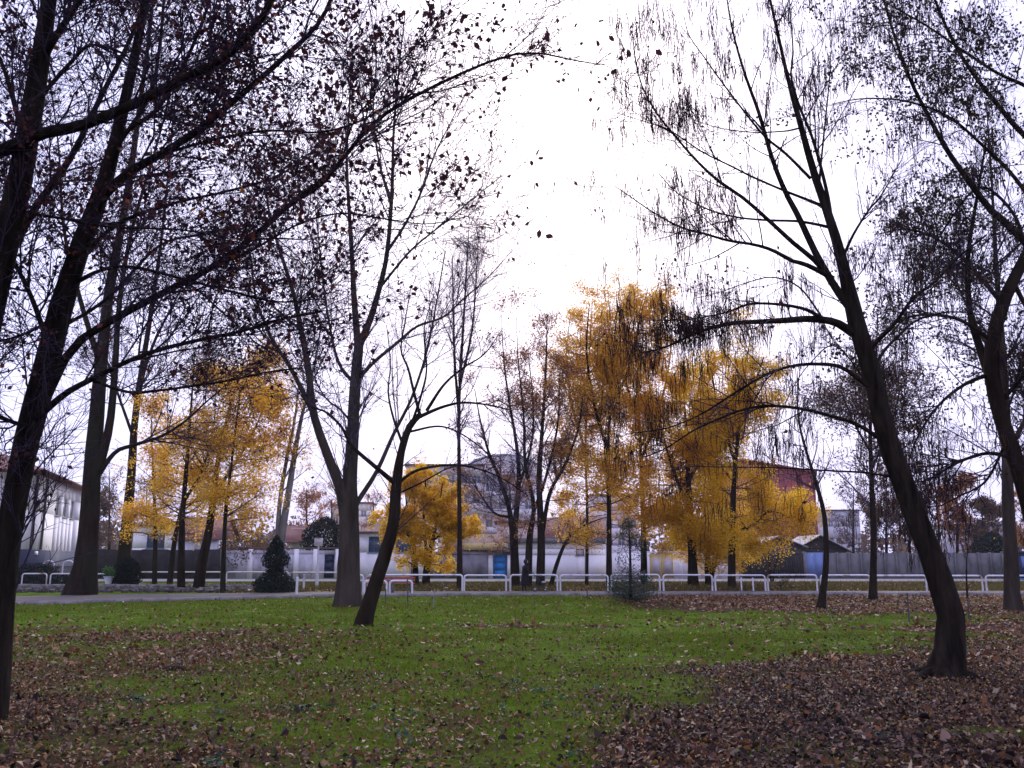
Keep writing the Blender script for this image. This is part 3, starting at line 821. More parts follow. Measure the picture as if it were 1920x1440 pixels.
# hall with curved pale blue roof
Y = 185; x0, x1 = fr(868, 1018, Y); hw = (x1 - x0) / 2; ze, zt = zz(888, Y), zz(853, Y)
r = thing("domed_hall", "hall with low curved blue-grey metal roof above the apartments", "building", ((x0 + x1) / 2, Y, 0))
MB().box(-hw, hw, 0, 18, 0, ze).build("wall", "plaster_lilac", r)
for k in range(8):
    t0, t1 = math.pi - k * math.pi / 8, math.pi - (k + 1) * math.pi / 8
    a0, a1 = (hw * math.cos(t0), ze + (zt - ze) * math.sin(t0)), (hw * math.cos(t1), ze + (zt - ze) * math.sin(t1))
    MB().hexa([(a0[0], -0.4, a0[1]), (a1[0], -0.4, a1[1]), (a0[0], 18.4, a0[1]), (a1[0], 18.4, a1[1]),
               (a0[0], -0.4, a0[1] + 0.25), (a1[0], -0.4, a1[1] + 0.25), (a0[0], 18.4, a0[1] + 0.25), (a1[0], 18.4, a1[1] + 0.25)]).build("roof_panel", "steel_pale", r)
ea = MB(); n = 16
for k in range(n):
    t0, t1 = math.pi - k * math.pi / n, math.pi - (k + 1) * math.pi / n
    ea.add([(hw * .98 * math.cos(t0), 0, ze), (hw * .98 * math.cos(t1), 0, ze), (hw * .98 * math.cos(t1), 0, ze + (zt - ze) * .98 * math.sin(t1)), (hw * .98 * math.cos(t0), 0, ze + (zt - ze) * .98 * math.sin(t0))], [(0, 1, 2, 3)])
ea.build("gable_wall", "plaster_lilac", r)
# maroon building: a big tilted-top box
Y = 140; x0, x1 = fr(1402, 1538, Y); hw = (x1 - x0) / 2
zl, zr_ = zz(864, Y), zz(888, Y)
r = thing("maroon_building", "large maroon-clad building rising behind the golden trees", "building", ((x0 + x1) / 2, Y, 0), 0.0)
nc = 9
for k in range(nc):
    a_, b_ = -hw + 2 * hw * k / nc, -hw + 2 * hw * (k + 1) / nc
    za, zb = zl + (zr_ - zl) * k / nc, zl + (zr_ - zl) * (k + 1) / nc
    MB().hexa([(a_ + 0.02, 0, 0), (b_ - 0.02, 0, 0), (a_ + 0.02, 0.3, 0), (b_ - 0.02, 0.3, 0), (a_ + 0.02, 0, za), (b_ - 0.02, 0, zb), (a_ + 0.02, 0.3, za), (b_ - 0.02, 0.3, zb)]).build("cladding_panel", "cladding_maroon", r)
MB().hexa([(-hw, 0.31, 0), (hw, 0.31, 0), (-hw, 20, 0), (hw, 20, 0), (-hw, 0.31, zl - 0.2), (hw, 0.31, zr_ - 0.2), (-hw, 20, zl - 0.2), (hw, 20, zr_ - 0.2)]).build("hall", "cladding_maroon", r)
MB().hexa([(-hw - .3, -.3, zl + .02), (hw + .3, -.3, zr_ + .02), (-hw - .3, 20.3, zl + .02), (hw + .3, 20.3, zr_ + .02), (-hw - .3, -.3, zl + .4), (hw + .3, -.3, zr_ + .4), (-hw - .3, 20.3, zl + .4), (hw + .3, 20.3, zr_ + .4)]).build("roof", "cladding_maroon", r)

# ------------------------------------------------------------------ trees
KC = 26
class Tree:
    def __init__(self, name, label, px, py, Y, bark, twig, group=None, cat="tree"):
        self.base = P(px, py, Y); self.base[2] = 0.0
        self.root = thing(name, label, cat, self.base, 0.0, group)
        self.bark, self.twig = bark, twig
        self.C, self.R = [], []
        self.tw = []          # batches drawn in the twig part
    def _curve(self, pts, ground=False):
        q = np.array([P(a, b, c) for a, b, c, _ in pts])
        w = np.array([d * c / 1692 / 2 for a, b, c, d in pts])
        if ground:
            q[0, 2] = -0.12
        C = spline(q, KC)
        s = np.concatenate(([0], np.cumsum(np.linalg.norm(np.diff(q, axis=0), axis=1))))
        R = np.interp(np.linspace(0, 1, KC), s / s[-1], w)
        return C, R
    def stem(self, pts, name="trunk", S=12, wob=0.05, ground=True, keep=True):
        C, R = self._curve(pts, ground)
        V, Q = tubes(C[None], R[None], S, wob)
        put(name, mesh_from(name, V - self.base, Q, self.bark, True), self.root)
        if keep:
            self.C.append(C); self.R.append(R)
        return C, R
    def limb(self, pts, w0, w1, Y0, Y1=None, S=8):
        """pts are sight-line points, depth runs from Y0 to Y1, width in sight-line pixels from w0 to w1"""
        Y1 = Y0 if Y1 is None else Y1
        n = len(pts)
        q = [(a, b, Y0 + (Y1 - Y0) * k / (n - 1), w0 + (w1 - w0) * (k / (n - 1)) ** 0.8) for k, (a, b) in enumerate(pts)]
        return self.stem(q, "limb", S, 0.03, False)
    def batch(self):
        return np.array(self.C), np.array(self.R)
    def add(self, C, R, S):
        self.tw.append((C, R, S))
        return C, R
    def done(self, name="twigs"):
        Vs, Qs, Ts, n = [], [], [], 0
        for C, R, S in self.tw:
            V, Q, T = tapered(C, R, S)
            Vs.append(V - self.base); Qs.append(Q + n); Ts.append(T + n); n += len(V)
        if Vs:
            tag(put(name, mesh_from(name, np.vstack(Vs), [np.vstack(Qs), np.vstack(Ts)], self.twig, True), self.root), kind="stuff")
    def leaves(self, C, R, per, size, material, name="foliage", trng=(0.15, 1.0), clump=None, keep=0.5, cs=1.2, six=False, jitter=0.05, droop=0.4, flat=None, width=0.62, soft=0.16):
        idx = np.repeat(np.arange(len(C)), per)
        t = rng.uniform(trng[0], trng[1], len(idx))
        p, T, r = along(C, R, idx, t)
        if clump is not None:
            nz = fbm(p[:, 0] + 0.63 * p[:, 1] + 7, p[:, 2] * 1.3 - 0.41 * p[:, 1], cs)
            p = p[rng.random(len(p)) < np.clip((nz - clump) / soft + keep, 0.03, 1)]
        V, Q = leaf_mesh(p, size, jitter, droop, six=six, flat=flat, width=width)
        tag(put(name, mesh_from(name, V - self.base, Q, material), self.root), kind="stuff")
        return p
    def pods(self, C, R, per, length, rad=0.006, trng=(0.1, 1.0), clump=0.42, cs=0.8):
        idx = np.repeat(np.arange(len(C)), per)
        t = rng.uniform(trng[0], trng[1], len(idx))
        p, T, r = along(C, R, idx, t)
        nz = fbm(p[:, 0] + 0.63 * p[:, 1], p[:, 2] * 1.3, cs)
        p = p[rng.random(len(p)) < np.clip((nz - clump) / 0.12 + 0.5, 0.02, 1)]
        N = len(p)
        L = rng.uniform(length[0], length[1], N)
        d = np.stack([rng.normal(0, 0.07, N), rng.normal(0, 0.07, N), -np.ones(N)], 1)
        bow = rng.normal(0, 0.05, (N, 3)); bow[:, 2] = 0
        k = np.linspace(0, 1, 3)
        Cc = p[:, None, :] + d[:, None, :] * (L[:, None] * k)[..., None] + bow[:, None, :] * (np.sin(k * np.pi) * 0.5)[None, :, None]
        Rr = np.broadcast_to(np.array([0.75, 1.0, 0.35]) * rad, (N, 3)) * rng.uniform(0.7, 1.3, (N, 1))
        V, Q, T = tapered(Cc, Rr, 3)
        tag(put("seed_pods", mesh_from("seed_pods", V - self.base, [Q, T], "pod_brown"), self.root), kind="stuff")

# -- near left: dark tree whose trunk leans in from the left edge
t = Tree("beech_tree", "near dark tree leaning right from the left edge with russet leaves", -14, 1335, 9.4, "bark_dark", "twig_dark")
t.stem([(-16, 1335, 9.4, 60), (-8, 1290, 9.4, 46), (2, 1150, 9.4, 43), (18, 1000, 9.4, 43), (45, 850, 9.3, 45), (82, 705, 9.2, 46), (118, 565, 9.0, 42), (150, 465, 8.9, 37),
        (195, 345, 8.8, 31), (230, 210, 8.7, 22), (258, 80, 8.6, 18), (282, -60, 8.6, 12), (300, -200, 8.6, 7)], S=22, wob=0.085)
t.limb([(78, 765), (130, 660), (190, 612), (300, 552), (400, 500), (480, 440), (545, 382), (620, 325), (690, 240), (760, 190), (860, 140), (940, 108), (1000, 98), (1060, 110), (1118, 120)], 19.2, 2.5, 9.2, 7.6)
t.limb([(62, 790), (120, 740), (170, 712), (270, 665), (380, 636), (450, 622), (520, 600), (600, 585)], 14.8, 4, 9.2, 8.2)
t.limb([(170, 712), (240, 735), (300, 732), (420, 715), (500, 698), (560, 690)], 6.7, 3, 9.0, 8.4)
t.limb([(148, 470), (190, 375), (240, 325), (300, 290), (370, 245), (440, 188), (530, 110), (600, 40), (635, -40)], 22.2, 8, 8.9, 7.8)
t.limb([(128, 540), (180, 510), (243, 500), (347, 524), (440, 548), (520, 566), (600, 560)], 8.9, 3, 9.0, 8.2)
t.limb([(190, 350), (235, 250), (290, 210), (340, 130), (380, 40), (410, -60)], 11.8, 6, 8.8, 8.4)
t.limb([(380, 510), (470, 470), (560, 420), (640, 400), (720, 410), (800, 420), (880, 405)], 5.9, 2, 8.6, 7.6)
t.limb([(545, 382), (600, 350), (640, 300), (660, 235), (700, 180), (760, 110), (830, 20)], 5.9, 2, 8.3, 7.4)
t.limb([(300, 290), (400, 262), (500, 245), (600, 248), (680, 225), (760, 180), (830, 170), (880, 152), (930, 135)], 6.7, 2, 8.6, 7.4)
t.limb([(95, 660), (60, 560), (20, 480), (-40, 380)], 11.8, 7, 9.1, 8.6)
t.limb([(110, 590), (60, 620), (0, 640), (-60, 650)], 6.7, 4, 9.1, 8.8)
t.limb([(60, 800), (20, 790), (-40, 760)], 10.4, 6, 9.2, 8.8)
t.limb([(215, 280), (280, 180), (300, 80), (310, -40)], 8.9, 6, 8.7, 10.2)
t.limb([(140, 500), (220, 420), (330, 380), (420, 360), (520, 330), (590, 280)], 9.6, 3, 8.9, 10.5)
t.limb([(105, 620), (200, 560), (300, 460), (380, 440), (470, 420)], 8.1, 3, 9.0, 11.0)
C, R = t.batch()
A = t.add(*grow(C, R, 15, (0.8, 1.9), (25, 60), (0, 0, 0.45), 0.12, 7, 0.012, 0.5, 0.3, (0.12, 1.0), 0.35), 4)
B = t.add(*grow(*A, 11, (0.45, 1.2), (22, 60), (0, 0, 0.2), 0.13, 4, 0.0068, 0.65, 0.45, (0.15, 1.0), 0.3), 3)
F_ = t.add(*grow(C[[1, 1, 9, 8]], R[[1, 1, 9, 8]], 10, (0.3, 0.7), (25, 70), (0, 0, 0.1), 0.12, 5, 0.004, 0.7, 0.5, (0.72, 1.0), 0.2), 3)
D = t.add(*grow(*B, 4, (0.14, 0.42), (25, 65), (0, 0, 0.0), 0.16, 3, 0.0042, 0.8, 0.6, (0.2, 1.0), 0.3, min_tip=0.0028), 3)
t.done()
def visible_px(p):
    dv = p - np.array((0, 0, EYE))
    yc = dv[:, 1] * CP + dv[:, 2] * SP
    return CX + F_PX * dv[:, 0] / yc, CY - F_PX * (-dv[:, 1] * SP + dv[:, 2] * CP) / yc
def split_by_px(p):
    x, y = visible_px(p)
    prob = np.interp(x, [-200, 350, 600, 720, 850, 1000], [0.50, 0.50, 0.56, 0.36, 0.22, 0.10])
    prob *= np.interp(y, [0, 300, 450, 560, 720, 800], [1.0, 0.95, 0.55, 0.34, 0.18, 0.1])
    return p[rng.random(len(p)) < prob]
idx = np.repeat(np.arange(len(D[0])), 6)
p, _, _ = along(*D, idx, rng.uniform(0.1, 1.0, len(idx)))
nz = fbm(p[:, 0] + 0.63 * p[:, 1], p[:, 2] * 1.3, 0.55)
p = split_by_px(p[rng.random(len(p)) < np.clip((nz - 0.45) / 0.09 + 0.5, 0.04, 1)])
px_, py_ = visible_px(p)
sel = np.where((px_ > 560) & (py_ > 0) & (py_ < 620))[0]
sel = sel[np.argsort(p[sel, 1])][:200]
msk = np.ones(len(p), bool); msk[sel] = False
V, Q = leaf_mesh(p[msk], 0.056, 0.02, 0.35, width=0.75, six=False)
tag(put("foliage", mesh_from("foliage", V - t.base, Q, "leaf_russet"), t.root), kind="stuff")
lm = []
for k in range(8):
    V, Q = leaf_mesh(np.zeros((1, 3)), 0.068, 0.0, 0.5, fold=0.10)
    lm.append(mesh_from("leaf", V, Q, "leaf_russet"))
for k, j in enumerate(sel):
    o = put("leaf", lm[k % 8], t.root, p[j] - t.base)
    o.rotation_euler = tuple(rng.uniform(-0.9, 0.9, 2)) + (rng.uniform(0, 6.28),)
for k in range(2):
    V, Q = leaf_mesh(np.zeros((1, 3)), 0.075, 0.0, 0.6, fold=0.10)
    lm.append(mesh_from("leaf", V, Q, "leaf_ember"))
for a, b in ((288, 282), (308, 300), (322, 270), (298, 345), (255, 340), (330, 340), (365, 392), (372, 398), (445, 420), (452, 424), (430, 415), (480, 408), (370, 230), (300, 352), (318, 298), (400, 385), (236, 372), (452, 350)):
    o = put("leaf", lm[8 + int(rng.integers(2))], t.root, P(a, b, 8.2) - t.base)
    o.rotation_euler = tuple(rng.uniform(-0.6, 0.6, 2)) + (rng.uniform(0, 6.28),)

STK = []
Cp = C.reshape(-1, 3)
for a, b in ((1000, 106), (1006, 112), (996, 118), (1012, 104), (1164, 99), (1168, 104), (1176, 92), (1164, 114), (1175, 111), (1147, 131), (1152, 128), (1143, 138), (1133, 144), (1161, 139), (1107, 131), (1142, 67), (1121, 89), (1080, 83), (1121, 154),
             (1085, 164), (1028, 92), (955, 80), (944, 33), (939, 47), (922, 50), (878, 68), (889, 79), (871, 93), (964, 119), (869, 164), (866, 158), (1155, 135), (1170, 96)):
    e = P(a, b, 7.7)
    s_ = Cp[np.argmin(np.linalg.norm((Cp - e) * (1, 0.5, 1) + (0.05, 0, 0), axis=1))]
    STK.append(s_ + (e - s_) * np.linspace(0, 1, 5)[:, None] + np.array((0, 0, 1)) * (np.sin(np.linspace(0, np.pi, 5)) * np.linalg.norm(e - s_) * 0.12)[:, None])
    o = put("leaf", lm[int(rng.integers(8))], t.root, e - t.base)
    o.rotation_euler = tuple(rng.uniform(-0.8, 0.8, 2)) + (rng.uniform(0, 6.28),)
V, Q, T_ = tapered(np.array(STK), np.broadcast_to(np.linspace(0.0036, 0.0016, 5), (len(STK), 5)), 3)
tag(put("twigs", mesh_from("twigs", V - t.base, [Q, T_], "twig_dark", True), t.root), kind="stuff")
# -- second dark tree, trunk just outside the left edge
t = Tree("beech_tree", "dark trunk rising through the top left corner with one long bare limb", -190, 1340, 8.6, "bark_dark", "twig_dark")
t.stem([(-192, 1345, 8.6, 90), (-180, 1270, 8.6, 66), (-120, 1000, 8.6, 60), (-60, 760, 8.5, 56), (-5, 520, 8.4, 52), (38, 330, 8.3, 46), (70, 150, 8.2, 38), (92, 0, 8.2, 30), (110, -160, 8.2, 22)], S=14)
t.limb([(-30, 620), (-60, 420), (-40, 310), (20, 275), (80, 250), (150, 236), (240, 200), (330, 155), (420, 108), (480, 50), (520, -20), (560, -90)], 34, 12, 8.4, 7.4)
t.limb([(78, 110), (110, 60), (150, 0), (190, -70)], 18, 8, 8.2, 7.9)
t.limb([(50, 280), (0, 110), (-30, 105), (-80, 120)], 10, 5, 8.3, 8.2)
t.limb([(60, 200), (130, 120), (170, 85), (230, 100), (260, 130)], 10, 4, 8.2, 7.8)
t.limb([(-20, 560), (60, 400), (130, 300), (190, 180), (250, 60), (290, -60)], 18, 6, 8.4, 9.8)
t.limb([(20, 400), (90, 405), (200, 425), (330, 430), (420, 445)], 8, 3, 8.4, 8.0)
C, R = t.batch()
A = t.add(*grow(C, R, 20, (0.8, 1.8), (25, 65), (0, 0, 0.35), 0.12, 6, 0.012, 0.5, 0.3, (0.2, 1.0), 0.3), 4)
B = t.add(*grow(*A, 10, (0.45, 1.1), (22, 60), (0, 0, 0.1), 0.13, 4, 0.0068, 0.65, 0.45, (0.15, 1.0), 0.3), 3)
D = t.add(*grow(*B, 4, (0.12, 0.40), (25, 65), (0, 0, 0.0), 0.16, 3, 0.0042, 0.8, 0.6, (0.2, 1.0), 0.3, min_tip=0.0028), 3)
t.done()
t.leaves(*D, 4, 0.050, "leaf_russet", clump=0.46, cs=0.6, jitter=0.02, width=0.75)

# -- thick grey forked tree on the lawn
t = Tree("plane_tree", "tall bare tree with thick grey forked trunk on the lawn", 652, 1134, 32, "bark_grey", "twig_grey")
t.stem([(652, 1136, 32, 61.4), (653, 1118, 32, 49.3), (654, 1080, 32, 42.8), (655, 1000, 32, 38.1), (654, 945, 32, 37.2), (656, 900, 32, 27.9), (661, 830, 32, 24.2), (664, 760, 32, 22.3), (668, 700, 32, 21.4), (674, 640, 32, 18.6)], S=14)
t.limb([(648, 965), (638, 915), (615, 855), (588, 775), (578, 690), (565, 620), (550, 550), (525, 470), (505, 400), (495, 310)], 24, 3, 32, 30)
t.limb([(590, 780), (545, 690), (510, 635), (480, 560), (470, 480), (455, 400)], 11, 2, 31.5, 29)
t.limb([(662, 960), (672, 938), (706, 885), (738, 814), (772, 746), (800, 660), (818, 570), (835, 470)], 12, 2, 32, 33.5)
t.limb([(672, 660), (664, 560), (660, 480), (655, 400), (650, 300), (655, 200), (660, 100)], 15, 2, 32, 33)
t.limb([(672, 650), (690, 610), (706, 560), (725, 480), (735, 360), (738, 250), (748, 130), (760, 20)], 17, 2, 32, 31)
t.limb([(668, 722), (640, 690), (625, 645), (610, 560), (600, 470), (590, 380)], 8, 2, 32, 34)
t.limb([(672, 710), (700, 680), (748, 640), (782, 612), (832, 594), (867, 562), (915, 520), (960, 470)], 9, 1.6, 32, 30.5)
t.limb([(727, 470), (760, 420), (790, 360), (815, 290), (850, 220), (870, 180)], 7, 1.5, 31.3, 30)
t.limb([(735, 380), (710, 300), (700, 200), (705, 100), (690, 0)], 6, 1.5, 31.3, 32.5)
t.limb([(712, 540), (770, 470), (830, 420), (890, 370), (940, 330)], 6, 1.5, 31.6, 30)
t.limb([(566, 620), (530, 590), (500, 560), (470, 500), (440, 430)], 6, 1.5, 31, 33)
t.limb([(665, 800), (640, 770), (610, 745), (590, 700), (600, 630)], 5, 1.5, 32, 33.5)
C, R = t.batch()
A = t.add(*grow(C, R, 17, (2.2, 4.6), (18, 48), (0, 0, 0.5), 0.07, 8, 0.028, 0.5, 0.25, (0.28, 1.0), 0.4, min_tip=0.004), 4)
B = t.add(*grow(*A, 10, (0.8, 2.4), (20, 55), (0, 0, 0.3), 0.10, 4, 0.010, 0.6, 0.4, (0.15, 1.0), 0.3, min_tip=0.0035), 3)
D = t.add(*grow(*B, 3, (0.5, 1.3), (20, 60), (0, 0, 0.05), 0.12, 3, 0.006, 0.7, 0.5, (0.2, 1.0), 0.3, min_tip=0.003), 3)
t.done()
t.leaves(*D, 1, 0.10, "leaf_russet", clump=0.56, cs=1.6, six=None, keep=0.3)

# -- small leaning tree beside it
t = Tree("young_tree", "small dark tree leaning right, in front of the thick grey trunk", 682, 1167, 22.7, "bark_brown", "twig_dark")
t.stem([(680, 1170, 22.7, 40), (687, 1150, 22.7, 31), (703, 1100, 22.7, 27), (722, 1040, 22.7, 25), (738, 980, 22.7, 22), (744, 905, 22.7, 20), (752, 850, 22.7, 15), (768, 800, 22.7, 13), (790, 776, 22.7, 11)], S=12)
t.limb([(743, 908), (700, 872), (660, 836), (640, 800), (610, 772), (580, 760), (550, 720)], 10, 2, 22.7, 21.5)
t.limb([(785, 782), (830, 763), (870, 755), (920, 760), (960, 770)], 8, 2, 22.7, 22)
t.limb([(788, 780), (776, 735), (765, 690), (752, 655), (760, 600), (770, 540)], 7, 1.6, 22.7, 23)
t.limb([(800, 770), (832, 722), (868, 690), (908, 664), (940, 620)], 7, 1.6, 22.7, 23.5)
t.limb([(756, 835), (738, 785), (728, 735), (732, 680), (725, 610)], 6, 1.6, 22.7, 24)
t.limb([(748, 905), (775, 885), (812, 875), (860, 872), (912, 884), (955, 905), (990, 930)], 7, 1.6, 22.7, 22)
t.limb([(748, 925), (790, 905), (840, 878), (880, 870), (930, 850)], 4, 1.4, 22.7, 21.5)
t.limb([(770, 800), (790, 740), (800, 690), (795, 620), (810, 560)], 6, 1.5, 22.7, 21.8)
t.limb([(765, 810), (830, 800), (890, 830), (940, 880)], 5, 1.4, 22.7, 23.5)
C, R = t.batch()
A = t.add(*grow(C, R, 11, (0.9, 2.2), (25, 60), (0, 0, 0.35), 0.10, 7, 0.014, 0.5, 0.3, (0.35, 1.0), 0.4, min_tip=0.003), 4)
B = t.add(*grow(*A, 11, (0.3, 1.0), (25, 60), (0, 0, 0.1), 0.12, 4, 0.006, 0.6, 0.4, (0.15, 1.0), 0.3, min_tip=0.0025), 3)
t.done()
t.leaves(*B, 1, 0.075, "leaf_russet", clump=0.60, keep=0.2, cs=1.2)

# -- right leaning tree hung with pods
t = Tree("catalpa_tree", "dark tree leaning left over the lawn, hung with long seed pods", 1770, 1256, 13, "bark_dark", "twig_dark")
t.stem([(1768, 1262, 13, 77.3), (1776, 1238, 13, 57.0), (1786, 1190, 13, 49.7), (1776, 1130, 13, 46.0), (1745, 1040, 13, 41.4), (1702, 930, 13, 38.6), (1662, 820, 13, 37.7), (1635, 700, 13, 35.0), (1604, 600, 13, 33.1),
        (1582, 500, 13, 22.1), (1556, 410, 13, 17.5), (1528, 330, 13, 14.7), (1500, 230, 13, 11.0), (1478, 150, 13, 8.3), (1460, 70, 13, 6.4), (1440, -20, 13, 4.6), (1425, -120, 13, 2.8)], S=22, wob=0.085)
for aa_, ll_ in ((0.3, 0.55), (1.5, 0.4), (2.7, 0.6), (3.5, 0.7), (4.4, 0.5), (5.5, 0.55)):
    q = np.array([(0.06 * math.cos(aa_), 0.06 * math.sin(aa_), 0.16), (0.20 * math.cos(aa_), 0.20 * math.sin(aa_), 0.06), (0.36 * math.cos(aa_), 0.36 * math.sin(aa_), 0.03), (ll_ * math.cos(aa_ + .15), ll_ * math.sin(aa_ + .15), -0.05)])
    V, Q = tubes(spline(q, 9)[None], np.linspace(0.11, 0.025, 9)[None], 9, 0.06)
    put("root", mesh_from("root", V, Q, "bark_dark", True), t.root)
t.limb([(1600, 625), (1565, 604), (1519, 598), (1469, 601), (1428, 603), (1375, 606), (1337, 614), (1297, 628), (1250, 650), (1205, 662)], 18.7, 2.4, 13, 12.0)
t.limb([(1548, 604), (1525, 587), (1500, 577), (1453, 570), (1406, 570), (1375, 581), (1344, 590), (1281, 600), (1215, 600)], 9.3, 1.6, 12.8, 12.3)
t.limb([(1640, 735), (1581, 690), (1540, 683), (1500, 684), (1456, 694), (1406, 719), (1362, 747), (1312, 778), (1250, 803), (1185, 812)], 9.3, 2.0, 13, 12)
t.limb([(1662, 830), (1609, 797), (1562, 781), (1500, 766), (1437, 761), (1390, 769), (1344, 787), (1297, 809), (1250, 840), (1205, 858)], 9.3, 2.0, 13, 12.3)
t.limb([(1680, 895), (1620, 886), (1562, 883), (1480, 878), (1406, 876), (1281, 875)], 5.1, 1.4, 13, 12.6)
t.limb([(1592, 575), (1570, 545), (1535, 486), (1497, 406), (1473, 361), (1448, 298), (1424, 215), (1400, 149), (1382, 90), (1369, 35), (1358, -40)], 18.7, 2.4, 13, 13.6)
t.limb([(1560, 525), (1525, 486), (1490, 458), (1441, 413), (1393, 371), (1344, 337), (1303, 298), (1264, 253), (1226, 205), (1202, 156), (1190, 104), (1185, 35)], 11.9, 1.6, 13.1, 12.2)
t.limb([(1562, 522), (1511, 496), (1487, 490), (1448, 469), (1410, 458), (1365, 451), (1317, 437), (1278, 427), (1226, 399), (1185, 371), (1150, 347)], 11.0, 1.6, 13.1, 11.8)
t.limb([(1562, 430), (1546, 424), (1497, 415), (1441, 413), (1386, 408), (1337, 396), (1296, 378), (1264, 357), (1235, 325)], 7.6, 1.6, 13, 13.8)
t.limb([(1548, 388), (1497, 368), (1462, 354), (1407, 330), (1372, 312), (1317, 285), (1254, 243), (1212, 229), (1157, 212)], 6.8, 1.4, 13, 12.4)
t.limb([(1520, 335), (1473, 288), (1435, 257), (1400, 215), (1358, 160), (1323, 111), (1292, 66), (1282, 28)], 6.8, 1.6, 13, 13.2)
t.limb([(1500, 240), (1470, 246), (1410, 248), (1350, 240), (1300, 225)], 4.2, 1.3, 13, 12.7)
t.limb([(1560, 420), (1549, 354), (1525, 264), (1497, 194), (1483, 139), (1487, 97), (1480, 0)], 9.3, 2.4, 13, 12.4)
t.limb([(1582, 480), (1600, 440), (1629, 394), (1653, 365), (1690, 300)], 6.8, 2.0, 13, 12.5)
t.limb([(1535, 350), (1545, 250), (1555, 150), (1560, 60)], 5.1, 1.6, 13, 13.8)
t.limb([(1628, 660), (1645, 640), (1678, 606), (1712, 559), (1750, 531), (1800, 480), (1850, 440)], 10.2, 3.2, 13, 11.8)
t.limb([(1638, 690), (1660, 655), (1687, 628), (1720, 600), (1780, 585), (1840, 590)], 7.6, 2.4, 13, 14)
t.limb([(1545, 600), (1500, 540), (1450, 520), (1400, 530), (1350, 548), (1300, 560)], 4.2, 1.3, 12.9, 13.8)
t.limb([(1640, 740), (1570, 650), (1520, 680), (1480, 740), (1460, 800)], 3.4, 1.2, 13, 12.4)
C, R = t.batch()
A = t.add(*grow(C, R, 19, (0.6, 1.9), (25, 60), (0, 0, 0.25), 0.10, 6, 0.011, 0.5, 0.3, (0.3, 1.0), 0.4, min_tip=0.003, bias=(0, 0, 0.25)), 4)
B = t.add(*grow(*A, 7, (0.2, 0.7), (25, 60), (0, 0, 0.05), 0.12, 4, 0.005, 0.6, 0.4, (0.15, 1.0), 0.3, min_tip=0.0022), 3)
E = t.add(*grow(C[[1, 2, 2, 8, 7]], R[[1, 2, 2, 8, 7]], 22, (0.25, 0.8), (30, 80), (0, 0, 0.05), 0.12, 4, 0.005, 0.6, 0.4, (0.55, 1.0), 0.3, min_tip=0.0022), 3)
t.done()
B = (np.concatenate([B[0], E[0]]), np.concatenate([B[1], E[1]]))
t.pods(*B, 4, (0.18, 0.42), 0.0047, clump=0.45, cs=1.1)
t.leaves(*B, 1, 0.07, "leaf_russet", clump=0.62, keep=0.15, cs=0.8)

# -- near right tree, leafy and hung with pods, trunk leaves the frame
t = Tree("catalpa_tree", "leafy dark tree filling the upper right, trunk bending out of frame", 2010, 1227, 15.2, "bark_brown", "twig_dark")
t.stem([(2012, 1230, 15.2, 55), (2002, 1205, 15.2, 40), (1965, 1085, 15.2, 33), (1920, 910, 15.2, 30), (1875, 775, 15.2, 28), (1858, 680, 15.2, 27), (1876, 580, 15.2, 26), (1925, 475, 15.2, 20), (1960, 380, 15.2, 16), (1985, 250, 15.2, 11), (2000, 100, 15.2, 6)], S=14)
t.limb([(1862, 720), (1838, 655), (1818, 580), (1815, 480), (1830, 380), (1850, 260)], 20, 4, 15.2, 16.3)
t.limb([(1935, 465), (1887, 419), (1857, 393), (1807, 327), (1773, 277), (1740, 217), (1707, 150), (1680, 77), (1657, 0), (1640, -60)], 17, 3, 15.2, 14.8)
t.limb([(1985, 300), (1920, 253), (1873, 200), (1833, 150), (1790, 83), (1753, 0), (1730, -70)], 13, 4, 15.2, 15.0)
t.limb([(1950, 400), (1900, 330), (1850, 280), (1780, 220), (1700, 190), (1620, 185), (1560, 195)], 9, 2, 15.2, 14.4)
t.limb([(1990, 200), (1920, 160), (1870, 137), (1813, 100), (1740, 50), (1670, 10)], 9, 3, 15.2, 14.6)
t.limb([(1862, 640), (1800, 600), (1740, 590), (1690, 600), (1640, 640), (1600, 700)], 9, 2, 15.2, 14.8)
t.limb([(1860, 700), (1810, 720), (1760, 760), (1720, 820), (1700, 880)], 9, 2, 15.2, 14.8)
t.limb([(1905, 860), (1850, 850), (1790, 870), (1740, 900), (1690, 905)], 9, 2, 15.2, 15.2)
t.limb([(1890, 820), (1850, 900), (1800, 930), (1760, 950)], 6, 2, 15.2, 16.3)
t.limb([(1880, 570), (1820, 500), (1760, 450), (1700, 430), (1640, 440)], 10, 2, 15.2, 16.5)
t.limb([(1900, 530), (1940, 600), (1990, 640), (2040, 660)], 10, 3, 15.2, 15.2)
t.limb([(1870, 760), (1930, 700), (1990, 690)], 10, 3, 15.2, 15.0)
t.limb([(1925, 475), (1900, 400), (1840, 350), (1790, 400), (1740, 480), (1700, 540)], 8, 2, 15.2, 16.7)
t.limb([(1910, 880), (1950, 800), (1990, 780)], 8, 3, 15.2, 15.5)
C, R = t.batch()
A = t.add(*grow(C, R, 22, (0.7, 2.2), (25, 65), (0, 0, 0.05), 0.12, 6, 0.012, 0.5, 0.3, (0.2, 1.0), 0.35, min_tip=0.003), 4)
B = t.add(*grow(*A, 10, (0.3, 0.9), (25, 65), (0, 0, -0.1), 0.14, 4, 0.0055, 0.6, 0.4, (0.15, 1.0), 0.3, min_tip=0.0024), 3)
D = t.add(*grow(*B, 3, (0.14, 0.50), (25, 65), (0, 0, -0.1), 0.14, 3, 0.003, 0.6, 0.5, (0.2, 1.0), 0.3, min_tip=0.002), 3)
t.done()
hi = D[0][:, 0, 2] > 5.2 + rng.normal(0, 1.0, len(D[0]))
